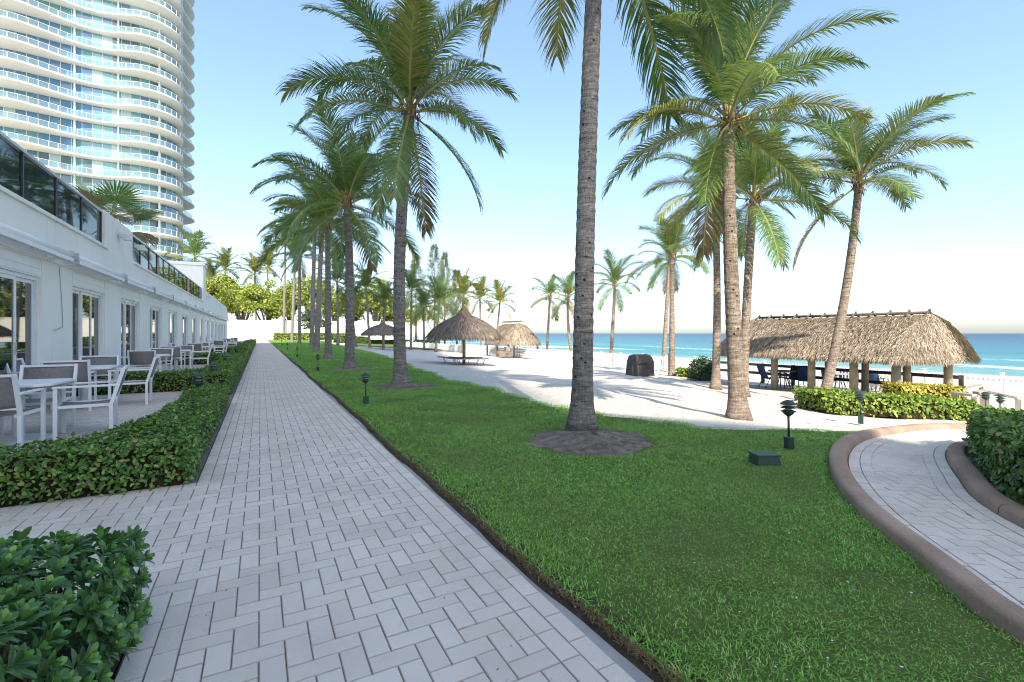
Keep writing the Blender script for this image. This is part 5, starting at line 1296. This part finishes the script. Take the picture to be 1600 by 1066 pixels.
def patio_table():
    r = empty('patio_table'); b = MB(); s = .45; c = .12
    pts = [(-s + c, -s), (s - c, -s), (s, -s + c), (s, s - c), (s - c, s), (-s + c, s), (-s, s - c), (-s, -s + c)]
    b.add([(x, y, .70) for x, y in pts] + [(x, y, .735) for x, y in pts], [(i, (i + 1) % 8, 8 + (i + 1) % 8, 8 + i) for i in range(8)] + [tuple(range(8, 16)), tuple(range(7, -1, -1))]); b.build('tabletop', M['white'], r, .006)
    b = MB(); b.lathe([(.075, .03), (.06, .06), (.06, .69), (.16, .699)], 16); b.build('pedestal', M['white'], r)
    b = MB(); b.lathe([(.33, 0), (.33, .012), (.30, .022), (.08, .045)], 28); b.build('base', M['white'], r); return r
pc = patio_chair(); pt = patio_table(); first = {'c': True, 't': True}
def put(kind, x, y, rz, label, group, cat):
    src = pc if kind == 'c' else pt
    if first[kind]: o = src; first[kind] = False
    else: o = copy_tree(src)
    o.location = (x, y, 0); o.rotation_euler = (0, 0, R(rz)); tag(o, label, cat, group); return o
SETS = [(-2.72, 8.25, 'nesw'), (-2.9, 11.5, 'nesw'), (-2.85, 17.0, 'nsw'), (-2.75, 21.2, 'nes'), (-2.6, 27.0, 'nesw'), (-2.7, 30.4, 'es'), (-2.5, 37.5, 'nesw'), (-2.6, 41.0, 'es'), (-2.5, 49.0, 'nes'), (-2.5, 60.0, 'nes')]
for k, (x, y, sides) in enumerate(SETS):
    put('t', x, y, random.uniform(-6, 6), 'white pedestal table, ' + ORD[k] + ' along the patios from the front hedge', 'white patio tables', 'table')
    for s in sides:
        dx, dy, rz, wd = {'s': (0, -.62, 180, 'near'), 'n': (0.05, .66, 0, 'far'), 'e': (.72, -.05, -90, 'walkway'), 'w': (-.66, .05, 90, 'building')}[s]
        put('c', x + dx + random.uniform(-.06, .06), y + dy + random.uniform(-.08, .08), rz + random.uniform(-9, 9), 'white grey-sling chair on the %s side of the %s patio table from the front hedge' % (wd, ORD[k]), 'white patio chairs', 'chair')
def sling_chair():
    r = empty('sling_chair'); W = .27
    for sx in (-1, 1):
        b = MB(); b.tube([(sx * W, -.26, 0), (sx * W, -.28, .40), (sx * W, -.26, .62), (sx * W, .12, .64), (sx * W, .30, .60)], .014, 6); b.build('arm_frame', M['metal_dark'], r)
        b = MB(); b.tube([(sx * W, .32, 0), (sx * W, .16, .36), (sx * W, .30, .62), (sx * W, .42, .95)], .014, 6); b.build('leg', M['metal_dark'], r)
    prof = [(-.28, .44), (-.1, .40), (.12, .38), (.20, .44), (.28, .62), (.36, .80), (.42, .96)]; V = []
    for y, z in prof: V += [(-W + .015, y, z), (0, y + .01, z - .01), (W - .015, y, z)]
    Q = [(i * 3 + k, i * 3 + k + 1, i * 3 + k + 4, i * 3 + k + 3) for i in range(6) for k in (0, 1)]
    o = link('sling', np_mesh('sling', V, Q, smooth=True), M['sling_blue'], r); o.modifiers.new('thick', 'SOLIDIFY').thickness = .012
    return r
sc_ = sling_chair(); HC = [(1203, 606, 60), (1228, 604, 200), (1241, 608, -80), (1250, 609, -60), (1260, 610, 120), (1298, 607, 100), (1321, 607, -70), (1333, 608, -90), (1358, 610, 40), (1368, 612, 90), (1384, 613, 170), (1412, 612, 20)]
for k, (px_, py_, rz) in enumerate(HC):
    o = sc_ if k == 0 else copy_tree(sc_); o.location = GT(px_, py_); o.rotation_euler = (0, 0, R(rz)); tag(o, ORD[k] + ' blue sling chair under the large shelter, counted from the lawn palm', 'chair', 'blue chairs under the large shelter')
for k, (px_, py_) in enumerate(((1222, 607), (1310, 608), (1374, 611))):
    r = empty('round_table', GT(px_, py_), 0, ORD[k] + ' round table among the blue chairs under the large shelter', 'table', 'round tables under the large shelter')
    b = MB(); b.lathe([(.5, .70), (.52, .715), (.5, .73)], 20); b.build('tabletop', M['rail_grey'], r)
    for a in range(4): b = MB(); b.tube([(math.cos(a * PI / 2) * .1, math.sin(a * PI / 2) * .1, .70), (math.cos(a * PI / 2) * .36, math.sin(a * PI / 2) * .36, 0)], .018, 6); b.build('leg', M['metal_dark'], r)
def lounger():
    r = empty('sun_lounger')
    for sx in (-.3, .3): b = MB(); b.tube([(sx, -.95, .32), (sx, .35, .32), (sx, .98, .36)], .018, 6); b.build('side_rail', M['cloth_grey'], r)
    for y in (-.75, .65):
        for sx in (-.3, .3): b = MB(); b.tube([(sx, y, .31), (sx, y + .12 * (1 if y < 0 else -1), 0)], .016, 6); b.build('leg', M['cloth_grey'], r)
    for k in range(22): y = -.92 + k * .085; z = .325 + max(0, y - .35) * .063; b = MB(); b.box(-.29, .29, y - .03, y + .03, z, z + .008); b.build('strap', M['sling_blue'], r)
    return r
lo = lounger()
for k, (c, dx, dy, rz, lab) in enumerate([(um1, -.25, -.95, 64, 'nearest blue strap lounger under the larger umbrella'), (um1, .25, -.25, 62, 'second blue strap lounger under the larger umbrella, beside its pole'), (um1, -.15, .75, 66, 'third blue strap lounger under the larger umbrella'), (um1, .65, 1.35, 60, 'farthest blue strap lounger under the larger umbrella'),
        (um2, .2, -1.2, 70, 'nearest blue strap lounger under the smaller umbrella'), (um2, 1.3, -.3, 65, 'blue strap lounger on the sea side of the smaller umbrella'), (um2, -.9, .3, 72, 'blue strap lounger on the lawn side of the smaller umbrella')]):
    o = lo if k == 0 else copy_tree(lo); u = c.x + dx; o.location = (u, c.y + dy, zt(u) - .02); o.rotation_euler = (0, 0, R(rz)); tag(o, lab, 'lounger', 'sun loungers under the umbrellas')
# covered grill on the sand
p = GT(1000, 587); cg = empty('covered_grill', p, R(-18), 'grill under a dark grey cover standing on the sand', 'grill')
b = MB(); pr_ = [(.62, .33, 0), (.60, .33, .35), (.58, .32, .72), (.46, .26, 1.0), (.30, .14, 1.06)]; vs = []
for hx, hy, z in pr_:
    for sx, sy in ((-1, -1), (-.33, -1.06), (.33, -1.03), (1, -1), (1.02, 0), (1, 1), (.33, 1.04), (-.33, 1.05), (-1, 1), (-1.03, 0)): vs.append((hx * sx * random.uniform(.97, 1.03), hy * sy * random.uniform(.95, 1.05), z + random.uniform(-.015, .015) * (z > 0)))
b.add(vs, [(i * 10 + k, i * 10 + (k + 1) % 10, (i + 1) * 10 + (k + 1) % 10, (i + 1) * 10 + k) for i in range(4) for k in range(10)] + [tuple(40 + k for k in range(10))], False); b.build('cover', M['cover'], cg, .02)
b = MB(); b.box(-.28, .28, -.42, -.345, .62, .67); b.build('handle_bulge', M['cover'], cg, .015)
# dark shrub by the twin palms
p = GT(1097, 594); r = empty('dark_shrub', p, 0, 'dark rounded shrub between the small hedge and the palm trunk', 'shrub'); m = 1500; d = rng.normal(0, 1, (m, 3)); d /= np.linalg.norm(d, axis=1, keepdims=True); d[:, 2] = np.abs(d[:, 2]) * 1.15
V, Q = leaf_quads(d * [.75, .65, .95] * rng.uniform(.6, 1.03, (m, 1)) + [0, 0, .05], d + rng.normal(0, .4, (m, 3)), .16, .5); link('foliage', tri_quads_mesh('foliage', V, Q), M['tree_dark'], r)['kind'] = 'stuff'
b = MB()
for k in range(7): a = k * .9; b.tube([(0, 0, 0), (math.cos(a) * .35, math.sin(a) * .35, .7)], [.03, .01], 5)
b.build('stems', M['bark'], r)
p = AD(1046, 560, depth(GT(1045, 586))); g_ = GT(1045, 586); r = empty('shower_post', g_, 0, 'thin dark post with a small head between the twin palms', 'post'); b = MB(); b.tube([(0, 0, -.05), (0, 0, 1.15)], .035, 8); b.build('pole', M['rail_dark'], r); b = MB(); b.box(-.06, .12, -.05, .05, 1.15, 1.22); b.build('head', M['metal_dark'], r)

# ---- pagoda path lamps
def lamp():
    r = empty('path_lamp'); b = MB(); b.box(-.045, .045, -.04, .04, 0, .15); b.box(-.05, .05, -.045, .045, .15, .162); b.build('base_box', M['metal_green'], r, .004)
    b = MB(); b.tube([(0, 0, .16), (0, 0, .42)], .013, 8); b.build('stem', M['metal_green'], r)
    b = MB(); b.lathe([(.015, .41), (.05, .44), (.062, .455), (.062, .462)], 14); b.build('bowl', M['metal_green'], r)
    b = MB(); b.lathe([(.036, .462), (.036, .575)], 12); b.build('lens', M['lens'], r)
    for z in (.485, .53): b = MB(); b.lathe([(.052, z - .004), (.085, z - .014), (.086, z - .008), (.04, z + .012)], 16); b.build('louvre', M['metal_green'], r)
    b = MB(); b.lathe([(.05, .572), (.09, .562), (.09, .57), (.045, .602), (.012, .615)], 16); b.build('cap', M['metal_green'], r); return r
lp = lamp()
LP = [(GT(1233, 703), 0.95, 'green pagoda lamp on the lawn beside the green utility box'), (GT(572, 632), 0.98, 'nearest green pagoda lamp at the lawn edge along the walkway'), (GT(497, 580), 1.0, 'second green pagoda lamp at the lawn edge along the walkway'),
      (GT(464.5, 559), 1.0, 'third green pagoda lamp at the lawn edge along the walkway'), (GT(449, 547), 1.0, 'fourth green pagoda lamp at the lawn edge along the walkway'), (GT(440, 539.5), 1.0, 'fifth green pagoda lamp at the lawn edge along the walkway'),
      (Vector((-.93, 9.5, 0)), 1.12, 'nearest pagoda lamp rising out of the patio hedge'), (Vector((-.93, 12.4, 0)), 1.15, 'second pagoda lamp rising out of the patio hedge'), (Vector((-.93, 16.6, 0)), 1.15, 'third pagoda lamp rising out of the patio hedge'), (Vector((-.93, 24.5, 0)), 1.2, 'fourth pagoda lamp rising out of the patio hedge'), (Vector((-.93, 35, 0)), 1.2, 'fifth pagoda lamp rising out of the patio hedge'),
      (GT(1345, 662), 0.95, 'sunlit pagoda lamp in front of the long lime green hedge'), (GT(1563, 660), 1.0, 'pagoda lamp behind the dark hedge of the curved path'), (GT(1540, 652), 1.0, 'pagoda lamp between the golden shrubs and the wooden handrails')]
for k, (p, s, lab) in enumerate(LP):
    o = lp if k == 0 else copy_tree(lp); o.location = p; o.scale = (s,) * 3; o.rotation_euler = (R(random.uniform(-1.5, 1.5)), R(random.uniform(-1.5, 1.5)), random.uniform(0, 3)); tag(o, lab, 'lamp', 'pagoda path lamps')
p = GT(1206, 729); ub = empty('utility_box', (p.x, p.y + .08, 0), R(-24), 'low green utility box sunk in the lawn', 'utility box')
b = MB(); vs = [(-.15, -.11, -.03), (.15, -.11, -.03), (.15, .11, -.03), (-.15, .11, -.03), (-.135, -.095, .115), (.135, -.095, .115), (.135, .095, .115), (-.135, .095, .115)]
b.add(vs, [(0, 3, 2, 1), (4, 5, 6, 7), (0, 1, 5, 4), (1, 2, 6, 5), (2, 3, 7, 6), (3, 0, 4, 7)]); b.build('body', M['metal_green'], ub, .008)
b = MB(); b.box(-.145, .145, -.105, .105, .116, .138); b.build('lid', M['green_box'], ub, .006); ub.scale = (.86,) * 3
o = bpy.data.objects.get('path_lamp')

# ---- white picket fence along the beach
FU2 = 25.0; fz = zt(FU2); fence = empty('picket_fence', (FU2, 20, fz), 0, 'white picket fence along the top of the beach', 'fence')
b = MB(); b.box(-.028, .028, -.011, .011, .06, 1.02); b.add([(-.028, -.011, 1.02), (.028, -.011, 1.02), (.028, .011, 1.02), (-.028, .011, 1.02), (0, -.011, 1.08), (0, .011, 1.08)], [(0, 1, 4), (2, 3, 5), (1, 2, 5, 4), (3, 0, 4, 5)])
pk = b.mesh('picket'); rest_f = MB()
vs_f = [2.0 + .15 * i for i in range(int(88 / .15))]
for i, v in enumerate(vs_f):
    if i < 300: o = link('picket', pk, M['white_fence'], fence); o.location = (0, v - 20, 0); o.rotation_euler = (0, 0, R(90))
    else: rest_f.box(-.011, .011, v - 20 - .028, v - 20 + .028, .06, 1.06)
o = rest_f.build('pickets', M['white_fence'], fence); tag(o, kind='stuff')
for z_ in (.25, .85): b = MB(); b.box(.012, .06, -18.2, 70, z_, z_ + .08); b.build('rail', M['white_fence'], fence)
for k in range(37): b = MB(); y = -18 + k * 2.4; b.box(.062, .16, y - .05, y + .05, -.2, 1.15); b.box(.05, .172, y - .06, y + .06, 1.15, 1.18); b.build('post', M['white_fence'], fence)
# ---- weathered handrails of the beach steps
def handrail(pts, Z, label):
    q = [AD(x, y, z_) for (x, y), z_ in zip(pts, Z)]; r = empty('handrail', (q[0].x, q[0].y, zt(q[0].x)), 0, label, 'railing', 'weathered handrails by the beach steps'); o0 = Vector(r.location)
    for a, c in zip(q[:-1], q[1:]): b = MB(); b.bar(a - o0, c - o0, .20, .07); b.build('board', M['rail_grey'], r, .006)
    for a in q: b = MB(); g = zt(a.x); b.box(a.x - o0.x - .06, a.x - o0.x + .06, a.y - o0.y - .06, a.y - o0.y + .06, g - o0.z - .1, a.z - o0.z - .04); b.build('post', M['rail_grey'], r)
handrail([(1450, 612), (1490, 614), (1523, 618)], [14.0, 13.4, 12.9], 'lower weathered handrail in front of the shelter corner post')
handrail([(1486, 613), (1534, 602)], [15.0, 15.6], 'sloping weathered handrail nearest the shelter end')
handrail([(1525, 614), (1540, 611), (1592, 622)], [13.0, 13.0, 12.4], 'rightmost weathered handrail, at the picture edge')

# ---- people under the far shelter
def person(loc, rz, label, joints, shirt, trousers, group='people under the far shelter'):
    root = empty('person', loc, R(rz), label, 'person', group)
    J_ = {'pel': (0, 0, .0), 'che': (0, .02, .38), 'nek': (0, .03, .55), 'hed': (0, .0, .66), 'top': (0, .0, .80)}
    J_.update(joints)
    E = [('pel', 'che'), ('che', 'nek'), ('nek', 'hed'), ('hed', 'top')]
    for s in 'lr': E += [('che', 'sh' + s), ('sh' + s, 'el' + s), ('el' + s, 'ha' + s), ('ha' + s, 'fi' + s), ('pel', 'hi' + s), ('hi' + s, 'kn' + s), ('kn' + s, 'an' + s), ('an' + s, 'to' + s)]
    rad = {'pel': .15, 'che': .165, 'nek': .06, 'hed': .095, 'top': .085, 'sh': .075, 'el': .05, 'ha': .038, 'fi': .025, 'hi': .10, 'kn': .065, 'an': .045, 'to': .04}
    names = list(J_); me = bpy.data.meshes.new('body'); me.from_pydata([J_[k] for k in names], [(names.index(a), names.index(c)) for a, c in E], [])
    o = link('body', me, [M[shirt], M[trousers], M['skin']], root); o.modifiers.new('skin', 'SKIN'); sl = me.skin_vertices[0] if me.skin_vertices else None
    if sl is None:
        bpy.context.view_layer.objects.active = o; bpy.ops.mesh.customdata_skin_add(); sl = me.skin_vertices[0]
    for i, k in enumerate(names): r = rad.get(k, rad.get(k[:2], .05)); sl.data[i].radius = (r, r * (.75 if k in ('che', 'pel') else 1)); sl.data[i].use_root = (k == 'pel')
    o.modifiers.new('sub', 'SUBSURF').render_levels = 2
    h = Vector(J_['hed']).lerp(Vector(J_['top']), .6); b = MB(); b.lathe([(.04, -.07), (.095, -.03), (.112, .04), (.085, .11), (.02, .14)], 12, (h.x, h.y + .03, h.z)); b.build('hair', M['hair'], root); return root
sit = lambda s: {'sh' + s: ((.19 if s == 'l' else -.19), .02, .47), 'el' + s: ((.24 if s == 'l' else -.24), -.06, .2), 'ha' + s: ((.18 if s == 'l' else -.18), -.30, .18), 'fi' + s: ((.16 if s == 'l' else -.16), -.38, .17), 'hi' + s: ((.1 if s == 'l' else -.1), -.02, -.02), 'kn' + s: ((.12 if s == 'l' else -.12), -.45, .0), 'an' + s: ((.12 if s == 'l' else -.12), -.45, -.42), 'to' + s: ((.12 if s == 'l' else -.12), -.60, -.45)}
stand = lambda s: {'sh' + s: ((.19 if s == 'l' else -.19), .02, .47), 'el' + s: ((.25 if s == 'l' else -.25), .03, .2), 'ha' + s: ((.26 if s == 'l' else -.26), -.08, -.04), 'fi' + s: ((.26 if s == 'l' else -.26), -.1, -.12), 'hi' + s: ((.1 if s == 'l' else -.1), 0, -.06), 'kn' + s: ((.11 if s == 'l' else -.11), -.02, -.48), 'an' + s: ((.11 if s == 'l' else -.11), .01, -.88), 'to' + s: ((.12 if s == 'l' else -.12), -.13, -.92)}
p = GT(793, 559); person((p.x, p.y, p.z + .50), -65, 'person in a grey top seated in a wicker chair under the far shelter', {**sit('l'), **sit('r')}, 'cloth_grey', 'cloth_dark')
wc_ = empty('wicker_chair', p, R(-65), 'high backed brown wicker chair under the far shelter', 'chair'); b = MB(); b.box(-.35, .35, -.35, .3, .05, .38); b.build('seat', M['wicker'], wc_, .04); b = MB(); b.bar((0, .36, .1), (0, .50, 1.05), .72, .12, (0, 1, 0)); b.build('backrest', M['wicker'], wc_, .04)
for sx in (-.36, .36): b = MB(); b.box(sx - .06, sx + .06, -.35, .3, .05, .62); b.build('armrest', M['wicker'], wc_, .03)
p = GT(783, 558.5); c2 = copy_tree(wc_); c2.location = p; c2.rotation_euler = (0, 0, R(-100)); tag(c2, 'empty brown wicker chair left of the seated person')
p = GT(832, 558.5); person((p.x, p.y, p.z + .94), 40, 'person in a white top standing at the end of the far shelter', {**stand('l'), **stand('r')}, 'cloth_white', 'cloth_dark')
p = GT(845, 560.5); bn = empty('bench', p, R(20), 'low dark bench on the sand beside the standing person', 'bench'); b = MB(); b.box(-.5, .5, -.18, .18, .40, .46); b.build('seat', M['rail_dark'], bn)
for sx in (-.42, .42): b = MB(); b.box(sx - .05, sx + .05, -.15, .15, -.05, .399); b.build('leg', M['rail_dark'], bn)
p = GT(812, 559); tb = empty('long_table', (p.x + .8, p.y + .6, zt(p.x + .8)), R(15), 'long dark table under the far shelter', 'table'); b = MB(); b.box(-.45, .45, -1.1, 1.1, .68, .75); b.build('tabletop', M['rail_dark'], tb)
for sx in (-.38, .38):
    for sy in (-1, 1): b = MB(); b.box(sx - .04, sx + .04, sy - .04, sy + .04, -.05, .679); b.build('leg', M['rail_dark'], tb)
